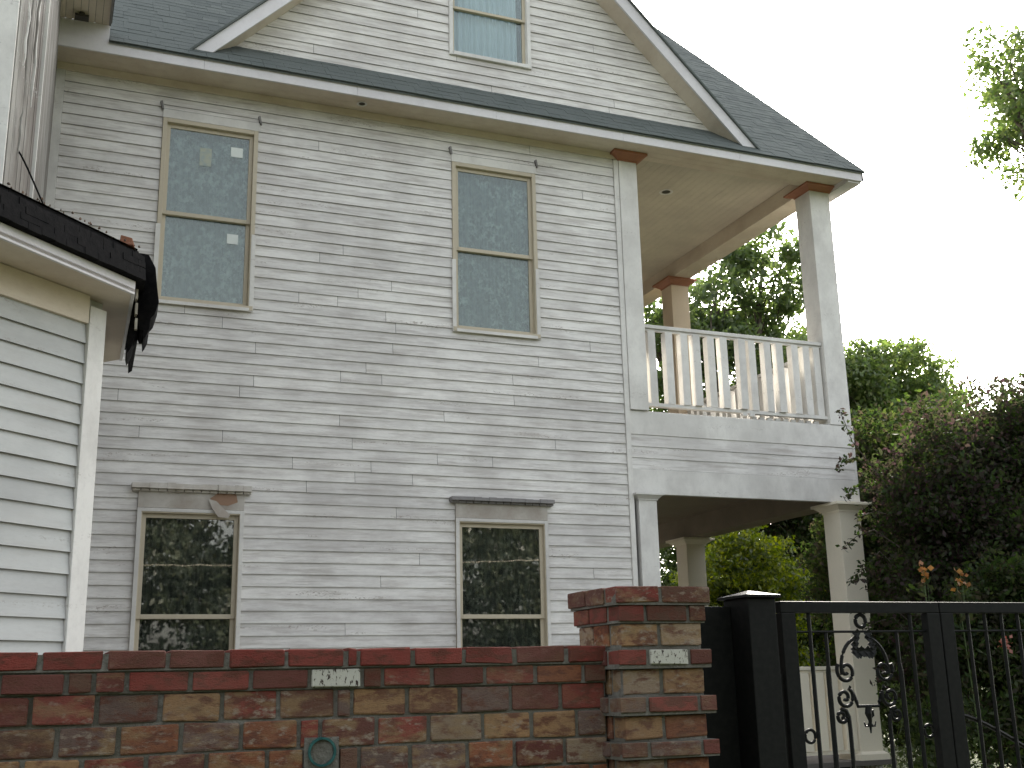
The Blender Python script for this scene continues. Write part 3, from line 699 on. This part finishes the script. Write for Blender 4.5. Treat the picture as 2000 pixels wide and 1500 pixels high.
# debris resting on the bay roof
m = MB()
for i in range(150):
    t = rng.random()**.6; p = Vector((*O0, 0)).lerp(Vector((*O1, 0)), t); q = p-nv*rng.uniform(-.03, .12); a = rng.uniform(.003, .010); z_ = 4.138+rng.uniform(0, .012); an = rng.uniform(0, 3)
    ca, sa = math.cos(an)*a, math.sin(an)*a
    m.hexa([(q.x+ca, q.y+sa, z_), (q.x-sa, q.y+ca, z_), (q.x-ca, q.y-sa, z_), (q.x+sa, q.y-ca, z_), (q.x+ca*.6, q.y+sa*.6, z_+.01), (q.x-sa*.6, q.y+ca*.6, z_+.012), (q.x-ca*.6, q.y-sa*.6, z_+.01), (q.x+sa*.6, q.y-ca*.6, z_+.008)])
tag(m.build('roof_litter', DEB), 'dry leaf litter and grit along the black edge of the low bay roof', 'debris', kind='stuff')

m = MB(); m.hexa([(.262, -5.27, 4.137), (.345, -5.29, 4.137), (.36, -5.22, 4.137), (.28, -5.19, 4.137), (.270, -5.265, 4.208), (.335, -5.28, 4.190), (.348, -5.225, 4.182), (.285, -5.195, 4.202)])
tag(m.build('brick_fragment', BRK, None, .006), 'broken orange-brown brick piece lying on the black corner of the bay roof', 'brick fragment').color = (.22, .085, .045, .3)
for i, (y_, z_) in enumerate(((-24, 5.15),)):
    tag(MB().tube([(-40+4*k_, y_, z_+.0016*((k_-10)*4)**2) for k_ in range(21)], .014, 6).build('utility_wire', FLASH), ['pale sagging wire across the yard, mirrored as a line in the lower windows'][i], 'wire')
# ================================================================== brick wall and pier
def unit_brick(seed, ch=.045):
    r = random.Random(seed); m = MB(); idx = {}
    V = []
    for sx in (-1, 1):
        for sy in (-1, 1):
            for sz in (-1, 1):
                jt = [r.uniform(-.035, .035) for _ in range(3)]
                cx_, cy_, cz_ = ch*.5*r.uniform(.5, 1.5), ch*.8*r.uniform(.5, 1.5), ch*1.4*r.uniform(.4, 1.6)
                b0 = Vector((sx*(.5+jt[0]*.2), sy*(.5+jt[1]*.3), sz*(.5+jt[2])))
                idx[(sx, sy, sz)] = len(V)
                V += [b0-Vector((0, sy*cy_, sz*cz_)), b0-Vector((sx*cx_, 0, sz*cz_)), b0-Vector((sx*cx_, sy*cy_, 0))]   # on x-face, y-face, z-face
    m.v = [tuple(v) for v in V]; F = []
    def ring(ax, s_):
        o_ = [i for i in range(3) if i != ax]; out = []
        for a, b_ in ((-1, -1), (1, -1), (1, 1), (-1, 1)):
            k_ = [0, 0, 0]; k_[ax] = s_; k_[o_[0]] = a; k_[o_[1]] = b_; out.append(idx[tuple(k_)]+ax)
        return tuple(out)
    for ax in range(3):
        for s_ in (-1, 1): F.append(ring(ax, s_))
    for ax in range(3):      # chamfers along axis ax
        o_ = [i for i in range(3) if i != ax]
        for a in (-1, 1):
            for b_ in (-1, 1):
                k0 = [0, 0, 0]; k0[ax] = -1; k0[o_[0]] = a; k0[o_[1]] = b_; k1 = list(k0); k1[ax] = 1
                i0, i1 = idx[tuple(k0)], idx[tuple(k1)]; F.append((i0+o_[0], i0+o_[1], i1+o_[1], i1+o_[0]))
    for k_, i in idx.items(): F.append((i, i+1, i+2))
    m.f = F; m.mi = [0]*len(F); me = m.mesh('brick', BRK)
    import bmesh
    bm = bmesh.new(); bm.from_mesh(me); bmesh.ops.recalc_face_normals(bm, faces=bm.faces); bm.to_mesh(me); bm.free()
    return me
BM = [unit_brick(i) for i in range(10)]
BMW = [me.copy() for me in BM[:3]]
for me in BMW: me.materials.clear(); me.materials.append(WBR)
RED, DRED, BRN, TAN, CRM, ORG, GRY = (.19, .038, .028), (.12, .036, .028), (.105, .052, .034), (.26, .15, .07), (.27, .20, .135), (.21, .075, .034), (.13, .085, .07)
def brick(parent, x0, x1, y0, y1, z0, z1, col, patch, white=False):
    me = (BMW if white else BM)[rng.randrange(3 if white else 10)]
    o = link('brick', me, parent, ((x0+x1)/2, (y0+y1)/2+rng.uniform(-.003, .003), (z0+z1)/2)); o.scale = (x1-x0, y1-y0, z1-z0)
    o.rotation_euler = (0, rng.uniform(-.012, .012), rng.uniform(-.014, .014)); v = rng.uniform(.8, 1.2)
    o.color = (col[0]*v, col[1]*v, col[2]*v, patch); return o
WALL = empty('brick_wall'); WALL.location = (0, 0, 0)
tag(WALL, 'low garden wall of reclaimed mottled red and tan bricks with a red brick cap', 'wall')
YF = -7.65
MB().box(-1.9, 2.165, YF+.011, YF+.24, 0, 1.584).box(-1.9, 2.165, YF-.003, YF+.239, 1.583, 1.659).box(-1.9, 2.165, YF-.017, YF+.2385, 1.659, 1.718).build('mortar', MORT, WALL)
xl = lambda first, pitch=.213: [first-pitch*i for i in range(1, 12) if first-pitch*i > -2.0][::-1]
G = .0085
def course(parent, joints, z0, z1, yf, colf, skip=(), depth=.09):
    for i, (a, b_) in enumerate(zip(joints, joints[1:])):
        col, patch, wht = colf((a+b_)/2, b_-a)
        brick(parent, a+G, b_-G, yf+rng.uniform(-.004, .003), yf+depth, z0, z1, col, patch, wht)
capj = xl(.007, .212)+[.007, .218, .428, .635, .85, 1.074, 1.121, 1.334, 1.543, 1.758, 1.982, 2.165]
def capc(x, w_): 
    if x < .45 and x > .42 or 1.76 < x < 1.98 or .2 < x < .42: return DRED, .15, False
    return (RED if rng.random() < .85 else DRED), .0, False
course(WALL, capj, 1.664, 1.728, YF-.028, capc, depth=.27)
r2 = xl(.097)+[.097, .186, .295, .511, .725, .94, 1.139, 1.219, 1.415, 1.634, 1.849, 2.06, 2.165]
def r2c(x, w_):
    if .94 < x < 1.139: return CRM, 0, True
    return rng.choice([RED, RED, DRED, BRN, ORG]), rng.choice([0, 0, .5]), False
course(WALL, r2, 1.588, 1.653, YF-.014, r2c)
def shc(x, w_): return rng.choice([TAN, ORG, BRN, GRY, RED, TAN, CRM, ORG, DRED]), rng.choice([.2, .7, 1, 1, .9]), False
r3 = xl(-.011)+[-.011, .202, .414, .627, .829, 1.042, 1.104, 1.32, 1.531, 1.745, 1.962, 2.165]
r4 = xl(.08)+[.08, .279, .489, .699, .907, .986, 1.2, 1.406, 1.627, 1.834, 2.03, 2.165]
r5 = xl(-.023)+[-.023, .165, .376, .581, .794, .931, 1.053, 1.134, 1.332, 1.562, 1.757, 1.972, 2.165]
pipe = (.991, 1.360, .052)
rows = [r3, r4, r5]
for r_ in range(14):
    js = rows[r_] if r_ < 3 else [(-1.95 if r_ % 2 else -1.85)+i*.2125 for i in range(20)]+[2.165]
    js = [j for j in js if j <= 2.165]
    if r_ > 2 and js[-1]-js[-2] < .03: js.pop(-2)
    z1 = 1.578-r_*.1045; z0 = z1-.0945
    for a, b_ in zip(js, js[1:]):
        col, patch, wht = shc(0, 0)
        if r_ == 2 and a < pipe[0] < b_:      # bricks cut round the pipe
            if pipe[0]-pipe[2]-a > .03: brick(WALL, a+G, pipe[0]-pipe[2]-.012, YF, YF+.09, z0, z1, col, patch)
            if b_-pipe[0]-pipe[2] > .03: brick(WALL, pipe[0]+pipe[2]+.012, b_-G, YF, YF+.09, z0, z1, col, patch)
            continue
        brick(WALL, a+G, b_-G, YF+rng.uniform(-.005, .004), YF+.09, z0, z1, col, patch)
pm = MB(); n_ = 28; px_, pz_, pr = pipe
pm.box(px_-pr-.012, px_+pr+.012, YF-.004, YF+.1, pz_-pr-.01, pz_+pr*.98, 1)
for r0, r1, y0, y1 in ((pr*.84, pr, YF-.018, YF-.018), (pr, pr, YF-.018, YF+.1), (pr*.84, pr*.84, YF+.2, YF-.018), (0.0001, pr*.86, YF+.004, YF+.004)):
    for i in range(n_):
        a, b_ = 2*math.pi*i/n_, 2*math.pi*(i+1)/n_
        pm.poly([(px_+r0*math.cos(a), y0, pz_+r0*math.sin(a)), (px_+r0*math.cos(b_), y0, pz_+r0*math.sin(b_)), (px_+r1*math.cos(b_), y1, pz_+r1*math.sin(b_)), (px_+r1*math.cos(a), y1, pz_+r1*math.sin(a))])
pm.build('drain_pipe', [TEAL, MORT], WALL)

PIER = empty('brick_pier'); tag(PIER, 'square corbelled brick pillar with projecting courses at the end of the garden wall', 'pillar')
PXL, PXR, PYF, PYB = 2.172, 2.560, -7.78, -7.395
mm_ = MB()
zz = [(1.894, 1.961, .034), (1.821, 1.883, .016), (1.722, 1.811, 0), (1.647, 1.706, .028), (1.534, 1.631, .0), (1.463, 1.521, .034), (1.360, 1.450, .002), (1.294, 1.349, .036)]
z = 1.284; i = 0
while z > .1:
    h = .092 if i % 2 == 0 else .058; zz.append((z-h, z, 0 if i % 2 == 0 else .036)); z -= h+.011; i += 1
for i, (z0, z1, o_) in enumerate(zz):
    o2 = o_-.009; zn_ = zz[i+1][1]+.002 if i+1 < len(zz) else 0; mm_.box(PXL-o2, PXR+o2, PYF-o2, PYB+o2, zn_, z1+(.002 if i else -.008)-.0001*i)
    a, b_, f, bk = PXL-o_, PXR+o_, PYF-o_, PYB+o_; alt = i % 2; D = .098
    cf = (lambda: (rng.choice([DRED, RED, BRN, GRY, DRED]), rng.choice([0, .4, .7]))) if o_ > .01 else (lambda: (rng.choice([TAN, ORG, CRM, BRN, TAN]), rng.choice([.4, 1, 1])))
    s1 = a+(b_-a)*(.52 if alt else .47)
    if i in (3, ): cuts = [a, a+.14, a+.33, b_]
    elif i in (1, 5, 7): cuts = [a, a+.13, b_-.09, b_]
    else: cuts = [a, s1, b_]
    for u, v in zip(cuts, cuts[1:]):
        c_, p_ = cf(); wht = (i == 0 and u == cuts[0]) or (i == 3 and u == cuts[1])
        brick(PIER, u+G, v-G, f, f+D, z0, z1, c_, 1 if wht else p_, wht and i == 3)
    for u, v in zip((f+D+.01, f+D+.01+(bk-f-D)*.5), (f+D+(bk-f-D)*.5, bk)):
        for x0, x1 in ((a, a+D), (b_-D, b_)):
            c_, p_ = cf(); brick(PIER, x0, x1, u, v, z0, z1, c_, p_)
    if o_ > .03 and i == 0: brick(PIER, a+D+.01, b_-D-.01, f+D+.01, bk, z0, z1-.006, DRED, .3)

mm_.build('mortar', MORT, PIER)
# ================================================================== gate post and gates
POST = empty('gate_post'); tag(POST, 'square black steel gate post with a low pyramid cap beside the brick pillar', 'post')
box('post', (2.845, 2.985, -7.70, -7.50, 0, 1.925), METAL, POST, .004)
m = MB(); m.frus((2.825, 3.005, -7.72, -7.48, 1.925), (2.825, 3.005, -7.72, -7.48, 1.937)); m.frus((2.825, 3.005, -7.72, -7.48, 1.937), (2.910, 2.920, -7.605, -7.595, 1.962)); m.build('cap', METAL, POST, .002)
box('hinge_stile', (2.62, 2.843, -7.56, -7.50, 0, 1.895), METAL, POST, .003)
box('mounting_rail', (2.986, 3.02, -7.66, -7.62, .1, 1.6), METAL, POST, .002)

def spiral(cx, cz, r0, r1, a0, turns, y, n_=34):
    return [(cx+(r0+(r1-r0)*i/n_)*math.cos(a0+turns*2*math.pi*i/n_), y, cz+(r0+(r1-r0)*i/n_)*math.sin(a0+turns*2*math.pi*i/n_)) for i in range(n_+1)]
def gate_leaf(x0, x1, label, scrolls=True):
    G_ = empty('gate_leaf'); G_.location = (0, 0, 0); tag(G_, label, 'gate', 'black steel gate leaves')
    y0, y1 = -7.67, -7.63; ym = -7.65
    box('top_rail', (x0, x1, y0, y1, 1.862, 1.912), METAL, G_, .003)
    box('stile', (x0, x0+.075, y0-.002, y1+.002, .08, 1.861), METAL, G_, .003); box('stile', (x1-.075, x1, y0-.002, y1+.002, .08, 1.861), METAL, G_, .003)
    box('bottom_rail', (x0+.076, x1-.076, y0, y1, .10, .16), METAL, G_, .003)
    MB().tube([(x0+.07, ym, 1.779), (x1-.07, ym, 1.779)], .006, 6).build('cross_bar', METAL, G_)
    a, b_ = x0+.075, x1-.075; c = (a+b_)/2; W2 = (b_-a)/2
    if not scrolls:
        n_ = 7
        me = MB().tube([(0, 0, .16), (0, 0, 1.861)], .009, 6).mesh('picket', METAL)
        for i in range(n_): link('picket', me, G_, (a+(b_-a)*(i+1)/(n_+1), ym, 0))
        pts = [(a+(b_-a)*t, ym+.015, 1.40-.45*t**1.3) for t in [i/16 for i in range(17)]]
        MB().tube(pts, .010, 6).build('sweeping_rail', METAL, G_); return G_
    for s in (-1, 1):
        X = lambda d: c+s*d
        MB().tube([(X(W2-.085), ym, .16), (X(W2-.085), ym, 1.861)], .0095, 6).build('picket', METAL, G_)
        MB().tube([(X(W2-.17), ym, .16), (X(W2-.17), ym, 1.755), (X(W2-.172), ym, 1.775)], .0085, 6).build('picket', METAL, G_)
        # big S: from the ring down and out, curling in
        big = []
        for i in range(15):
            t = i/14; q = math.pi/2+t*math.pi*.55; big.append((X(-(.11*math.cos(q))*1.0+.02), ym, 1.63+.125*math.sin(q)-.02*t))
        MB().tube(big, .008, 6).build('scroll', METAL, G_)
        for cx_, cz_, r0, r1, a0, tn in ((.105, 1.606, .052, .010, math.pi*.80, 1.45), (.125, 1.492, .048, .009, math.pi*.25, -1.45), (.150, 1.412, .032, .008, math.pi*.25, -1.35)):
            sp = spiral(0, cz_, r0, r1, a0, tn, ym); sp = [(X(cx_+(-px)), py, pz) for px, py, pz in sp]
            MB().tube(sp, [.0085]*30+[.008, .0075, .007, .0075, .009], 6).build('scroll', METAL, G_)
        # arched bar flowing from the middle scroll down as a picket
        MB().tube([(X(.125-.035), ym, 1.538), (X(.10), ym, 1.53), (X(.075), ym, 1.505), (X(.062), ym, 1.47), (X(.058), ym, 1.452), (X(0), ym, 1.452)], .008, 6).build('scroll', METAL, G_)
        MB().tube([(X(.150), ym, 1.443), (X(.125), ym, 1.436), (X(.112), ym, 1.41), (X(.110), ym, 1.36), (X(.110), ym, .16)], .0095, 6).build('picket', METAL, G_)
        MB().tube([(X(.205), ym, .16), (X(.205), ym, 1.60), (X(.198), ym, 1.64)], .0085, 6).build('picket', METAL, G_)
        MB().tube(spiral(X(W2-.042), 1.334, .027, .027, 0, 1, ym, 20), .007, 6).build('ring', METAL, G_)
        # leaf sprays under the ring
        for q in range(9):
            an = -.3+q*.28; r_ = .05+.015*(q % 3); cx_, cz_ = X(.012+.07*math.cos(an)*(q/9+.3)), 1.755-.035*math.sin(an*1.7)-.008*q
            m = MB(); m.hexa([(cx_-.022, ym-.006, cz_), (cx_, ym-.012, cz_-.024), (cx_+.026, ym-.004, cz_+.003), (cx_+.003, ym-.010, cz_+.02), (cx_-.018, ym+.004, cz_), (cx_, ym-.002, cz_-.02), (cx_+.022, ym+.006, cz_+.003), (cx_+.003, ym, cz_+.016)]); m.build('iron_leaf', METAL, G_)
    MB().tube(spiral(c, 1.826, .028, .028, 0, 1, ym, 24), .009, 6).build('ring', METAL, G_)
    MB().tube([(c, ym, 1.452), (c-.004, ym, 1.42), (c+.002, ym, 1.39), (c, ym, 1.335)], [.014, .016, .009, .003], 6).build('pendant', METAL, G_)
    for s in (-1, 1):
        MB().tube([(c, ym, 1.385), (c+s*.012, ym, 1.366), (c+s*.026, ym, 1.366), (c+s*.032, ym, 1.384)], [.005, .006, .005, .003], 5).build('pendant', METAL, G_)
    MB().tube([(c+.004, ym, 1.395), (c+.022, ym, 1.41), (c+.02, ym, 1.435), (c+.012, ym, 1.43)], .005, 5).build('pendant', METAL, G_)
    MB().tube([(c, ym, .16), (c, ym, .9)], .0085, 6).build('picket', METAL, G_)
    return G_
gate_leaf(3.03, 3.915, 'black wrought steel gate leaf with scrollwork and rings next to the square post')
gate_leaf(3.922, 4.90, 'black steel gate leaf with straight pickets and a sweeping rail at the right edge', False)

# ================================================================== vegetation
def leaf_mesh(name, centres, spreads, counts, size, mat, seed, droop=.2, shape=.42):
    r = np.random.default_rng(seed); C_ = np.repeat(np.array(centres, float), counts, axis=0); S = np.repeat(np.array(spreads, float).reshape(len(centres), -1), counts, axis=0)
    n_ = len(C_); d = r.normal(size=(n_, 3)); d /= np.linalg.norm(d, axis=1)[:, None]
    rad = r.random((n_, 1))**.45; p = C_+d*rad*S
    ax = r.normal(size=(n_, 3)); ax[:, 2] -= droop; ax /= np.linalg.norm(ax, axis=1)[:, None]
    sd_ = np.cross(ax, r.normal(size=(n_, 3))); sd_ /= np.linalg.norm(sd_, axis=1)[:, None]
    nn = np.cross(ax, sd_); L = size*r.uniform(.6, 1.3, (n_, 1))
    v = np.empty((n_, 4, 3)); v[:, 0] = p; v[:, 1] = p+ax*L*.5+sd_*L*shape*.6+nn*L*.08; v[:, 2] = p+ax*L; v[:, 3] = p+ax*L*.5-sd_*L*shape*.6+nn*L*.08
    me = bpy.data.meshes.new(name); me.vertices.add(n_*4); me.vertices.foreach_set('co', v.reshape(-1))
    me.loops.add(n_*4); me.loops.foreach_set('vertex_index', np.arange(n_*4, dtype=np.int32))
    me.polygons.add(n_); me.polygons.foreach_set('loop_start', np.arange(0, n_*4, 4, dtype=np.int32)); me.polygons.foreach_set('loop_total', np.full(n_, 4, dtype=np.int32))
    me.materials.append(mat); me.update(); me.validate(); return me

def tree(name, label, cat, base, lobes, ncl, per, size, mat, seed, spread=.55, trunk=.22, fork=.45, group=None, twigs=True, shell=.55, droop=.2):
    """lobes: ellipsoids (cx,cy,cz,rx,ry,rz); leaf clumps sit mostly in their outer shell"""
    r = random.Random(seed); T = empty(name); T.location = base; tag(T, label, cat, group)
    cl, sp, cnt = [], [], []; vols = [l[3]*l[4]*l[5] for l in lobes]; tot = sum(v**.7 for v in vols)
    for l, v in zip(lobes, vols):
        for _ in range(max(3, int(ncl*v**.7/tot))):
            d = Vector((r.gauss(0, 1), r.gauss(0, 1), r.gauss(0, 1))).normalized(); q = shell+(1-shell)*r.random()**.6
            if r.random() < .2: q *= .6
            cl.append((l[0]+d.x*l[3]*q-base[0], l[1]+d.y*l[4]*q-base[1], l[2]+d.z*l[5]*q-base[2])); s_ = spread*r.uniform(.5, 1.35); sp.append((s_*1.15, s_*1.15, s_*.75)); cnt.append(max(6, int(per*r.uniform(.5, 1.4)*(s_/spread)**1.5)))
    o = link('crown', leaf_mesh('crown', cl, sp, cnt, size, mat, seed, droop), T)
    m = MB(); top = Vector((sum(l[0] for l in lobes)/len(lobes)-base[0], sum(l[1] for l in lobes)/len(lobes)-base[1], sum(l[2] for l in lobes)/len(lobes)-base[2]))
    fk = Vector((top.x*.3, top.y*.3, top.z*fork))
    m.tube([(0, 0, -.1), (fk.x*.2+r.uniform(-.1, .1), fk.y*.2, fk.z*.4), fk], [trunk*1.25, trunk, trunk*.75], 10)
    for l in lobes:
        c = Vector((l[0]-base[0], l[1]-base[1], l[2]-base[2])); mid = fk.lerp(c, .5)+Vector((r.uniform(-.3, .3), r.uniform(-.3, .3), r.uniform(0, .3)))
        m.tube([fk, mid, c], [trunk*.5, trunk*.32, trunk*.18], 7)
        if twigs:
            near = [k_ for k_ in cl if (Vector(k_)-c).length < max(l[3:])*1.2]
            for k_ in r.sample(near, min(len(near), 16)):
                k_ = Vector(k_); m.tube([c.lerp(mid, r.random()*.6), c.lerp(k_, .5)+Vector((0, 0, r.uniform(-.1, .15)*l[5])), k_], [trunk*.13, trunk*.08, trunk*.03], 5)
    m.build('trunk', BARK, T); return T

tree('shade_tree', 'tall green tree with open branches, seen through the upper porch opening', 'tree', (18.0, 15.0, 0),
     [(18.6, 14.2, 12.9, 1.7, 1.6, 1.3), (17.3, 14.6, 11.7, 1.8, 1.6, 1.0), (19.3, 14.8, 11.4, 1.3, 1.5, 1.1), (16.3, 14.0, 10.6, 1.6, 1.4, .8), (18.3, 14.5, 9.8, 2.4, 1.8, 1.1), (16.4, 14.6, 8.6, 2.2, 1.6, 1.3), (19.4, 14.8, 8.2, 2.2, 1.6, 1.3), (15.0, 15, 11.3, 1.2, 1.0, .5)],
     270, 120, .20, LF_MID, 21, .50, .24, .5)
tree('shade_tree', 'rounded light green tree right of the tall porch column', 'tree', (19.0, 10.5, 0),
     [(18.3, 10.2, 8.4, 1.2, 1.3, 1.2), (19.6, 10.4, 8.7, 1.2, 1.3, 1.2), (20.6, 10.6, 8.2, .9, 1.2, 1.2), (17.6, 10.6, 7.6, 1.5, 1.5, 1.5), (19.4, 10.0, 7.0, 2.2, 1.6, 1.5), (17.5, 11.0, 9.2, .7, .8, .7)],
     260, 150, .15, LF_SUN, 22, .42, .2, .5)
tree('shade_tree', 'pale backlit tree hanging in from the upper right', 'tree', (18.6, 2.4, 0),
     [(15.75, 2.2, 12.1, 1.1, 1.0, .9), (15.75, 2.0, 11.15, 1.0, 1.0, .5), (17.4, 2.4, 11.7, 1.6, 1.4, 1.5), (18.8, 2.8, 12.5, 2, 1.8, 1.8), (19, 2.6, 11, 2, 1.6, 1.2)],
     210, 120, .13, LF_SUN, 23, .38, .2, .6)
# dark shrub mass at the right
tree('crape_myrtle', 'dark purple-green crape myrtle filling the right side behind the gate', 'shrub', (10.6, -1.2, 0),
     [(10.1, -1.4, 3.9, 1.1, 1.0, .85), (11.0, -1.3, 4.3, 1.0, .9, .8), (9.95, -1.3, 3.0, 1.1, 1.0, 1.0), (10.8, -1.2, 2.7, 1.2, 1.0, 1.2), (12.0, -1.1, 3.7, 1.1, 1.0, 1.2), (11.3, -1.3, 4.75, .8, .8, .55), (9.75, -1.5, 2.0, .8, .8, .9)],
     460, 190, .075, LF_PUR, 24, .30, .07, .3, shell=.35)
tree('evergreen_shrub', 'dense dark evergreen shrub low behind the right gate leaf', 'shrub', (10.2, -2.6, 0),
     [(9.6, -2.7, 1.9, 1.0, .8, .9), (10.6, -2.7, 2.2, 1.0, .8, 1.1), (9.6, -2.7, 1.05, .7, .7, .5), (10.6, -2.7, 1.0, 1.1, .8, .7), (9.0, -2.6, 2.0, .35, .4, .45)],
     330, 190, .07, LF_DRK, 25, .26, .06, .3, shell=.3)
tree('evergreen_shrub', 'tall dark shrub between the light green tree and the crape myrtle', 'shrub', (12.4, 2.2, 0),
     [(11.6, 2.0, 4.6, 1.1, 1.0, 1.0), (12.8, 2.0, 4.8, 1.2, 1.0, 1.0), (11.5, 2.0, 3.2, 1.0, 1.0, 1.2), (12.7, 2.2, 3.2, 1.3, 1.0, 1.4), (12, 2.2, 1.8, 1.3, 1.2, 1.2), (14.2, 2.2, 4.3, 1.3, 1.0, 1.5)],
     420, 180, .10, LF_DRK, 26, .34, .09, .3, shell=.35)
# sprays of the myrtle crossing the column
SP = empty('myrtle_branch'); SP.location = (9.2, -1.3, 2.2); tag(SP, 'thin leafy myrtle branch crossing in front of the porch column', 'branch')
cl, sp_, cn = [], [], []; mm = MB()
def spray(pts, r0=.008):
    P_ = [Vector(p)-Vector(SP.location) for p in pts]; mm.tube(P_, [r0*(1-i/len(P_)*.8) for i in range(len(P_))], 5)
    for a, b_ in zip(P_, P_[1:]):
        for t in (.2, .5, .8):
            c = a.lerp(b_, t); cl.append(tuple(c)); sp_.append((.055, .055, .055)); cn.append(7)
spray([(9.3, -1.3, 3.5), (9.0, -1.25, 3.9), (8.75, -1.2, 4.25), (8.66, -1.2, 4.5), (8.6, -1.2, 4.62)])
spray([(9.0, -1.25, 3.95), (8.75, -1.2, 4.05), (8.60, -1.2, 4.0), (8.5, -1.2, 3.9)]); spray([(9.1, -1.25, 3.6), (8.85, -1.2, 3.7), (8.66, -1.2, 3.66), (8.56, -1.2, 3.55)])
spray([(9.2, -1.3, 3.0), (8.9, -1.25, 3.2), (8.68, -1.2, 3.12), (8.45, -1.2, 2.96)]); spray([(9.2, -1.3, 2.7), (8.95, -1.25, 2.95), (8.75, -1.2, 2.75), (8.5, -1.2, 2.62)])
spray([(9.3, -1.3, 2.1), (9.0, -1.25, 2.35), (8.8, -1.2, 2.3), (8.5, -1.2, 2.3)]); spray([(9.3, -1.3, 1.9), (9.05, -1.25, 2.2), (8.85, -1.2, 2.15), (8.62, -1.2, 2.05)])
spray([(9.35, -1.3, 1.5), (9.1, -1.2, 1.75), (8.95, -1.2, 1.6)]); spray([(9.2, -1.3, 3.35), (8.95, -1.25, 3.42), (8.75, -1.2, 3.35)])
link('foliage', leaf_mesh('foliage', cl, sp_, cn, .062, LF_PUR, 31, 0, .5), SP); mm.build('stem', BARK, SP)
# bright bush through the lower porch
tree('bright_bush', 'yellow-green bush coloured as if sunlit, seen through the lower porch', 'bush', (12.6, 7.8, 0),
     [(12.9, 7.6, 3.5, 1.2, 1.0, 1.1), (12.2, 7.8, 2.6, 1.3, 1.0, 1.2), (13.6, 7.8, 2.6, 1.2, 1.0, 1.2), (12.8, 7.6, 1.4, 1.6, 1.0, 1.0)],
     330, 180, .10, LF_LIT, 27, .30, .08, .3, shell=.4)
tree('evergreen_shrub', 'dark leafy shrub beside the bright bush, behind the lower porch', 'shrub', (15.3, 8.6, 0),
     [(15.2, 8.5, 4.4, 1.3, 1.0, 1.2), (16.3, 8.6, 4.0, 1.2, 1.0, 1.6), (15.0, 8.4, 3.0, 1.3, 1.0, 1.2), (16.0, 8.4, 2.2, 1.8, 1.0, 1.4), (14.3, 8.6, 4.9, 1.0, .9, .8)],
     380, 170, .12, LF_DRK, 28, .36, .1, .3, shell=.4)
tree('evergreen_shrub', 'olive hedge bush farthest back below the porch ceiling', 'shrub', (13.5, 12.0, 0),
     [(12.8, 12, 3.5, 2.0, 1, 2.2), (15.2, 12, 4.2, 2.0, 1, 2.2), (17.6, 12, 3.6, 2.2, 1, 2.2), (20.2, 12, 3.8, 2.4, 1, 2.6), (16, 12, 1.6, 4, 1, 1.6)],
     420, 150, .16, LF_MID, 29, .5, .1, .3, shell=.3)
tree('evergreen_shrub', 'low olive shrub at the foot of the cream column', 'shrub', (11.6, .6, 0),
     [(11.4, .6, 1.0, 1.1, .8, .9), (12.6, .5, 1.3, 1.0, .8, 1.1), (13.9, .4, 1.4, 1.1, .8, 1.4)], 230, 170, .08, LF_MID, 33, .28, .05, .3, shell=.3)
# flowers
def flower(loc, label, mat, seed, stemh):
    F = empty('flowering_plant'); F.location = (loc[0], loc[1], 0); tag(F, label, 'flower'); r = random.Random(seed); m = MB(); c, s_, n_ = [], [], []
    for i in range(3):
        x, y, z_ = r.uniform(-.07, .07), r.uniform(-.05, .05), loc[2]+r.uniform(-.08, .08)
        m.tube([(0, 0, 0), (x*.5, y*.5, z_*.6), (x, y, z_)], [.008, .006, .003], 5); c.append((x, y, z_)); s_.append((.05, .05, .06)); n_.append(8)
    link('blossom', leaf_mesh('blossom', c, s_, n_, .055, mat, seed, 0, .7), F); m.build('stem', LF_MID, F)
    link('foliage', leaf_mesh('foliage', [(0, 0, z_) for z_ in np.linspace(.2, loc[2]-.15, 9)], [(.16, .12, .12)]*9, [26]*9, .09, LF_DRK, seed+1, 0, .3), F)
flower((7.72, -3.3, 2.50), 'orange blossom cluster nearest the cream column above the gate rail', PET, 41, 2.5)
flower((8.20, -3.3, 2.46), 'orange blossom cluster right of the first, above the gate rail', PET, 43, 2.5)
flower((8.62, -3.3, 1.90), 'salmon pink blossom cluster below the gate rail at the right', PETP, 45, 1.9)
# trees across the yard, behind the viewer: the windows mirror them
for i, (x, y, h, rx) in enumerate(((-7, -33, 12.5, 4.2), (0.5, -36, 14.5, 4.6), (8, -34, 13.0, 4.4), (15.5, -37, 15, 4.8), (-15, -36, 15, 5), (23, -36, 14, 5))):
    tree('yard_tree', ['broad yard tree behind the viewer mirrored in the lower left window', 'tall yard tree behind the viewer, mirrored between the windows', 'round yard tree behind the viewer, mirrored in the right windows', 'tallest yard tree behind the viewer at the right of the row', 'yard tree behind the viewer at the left end of the row', 'yard tree behind the viewer at the right end of the row'][i], 'tree', (x, y, 0),
         [(x, y, h*.55, rx, rx*.8, h*.33), (x-rx*.5, y, h*.36, rx*.7, rx*.7, h*.28), (x+rx*.5, y, h*.38, rx*.7, rx*.7, h*.3), (x, y, h*.8, rx*.6, rx*.6, h*.18), (x, y+1, h*.14, rx*.9, 1.5, h*.14)],
         240, 90, .34, LF_YARD, 60+i, 1.0, .35, .4, group='trees across the yard', twigs=False)
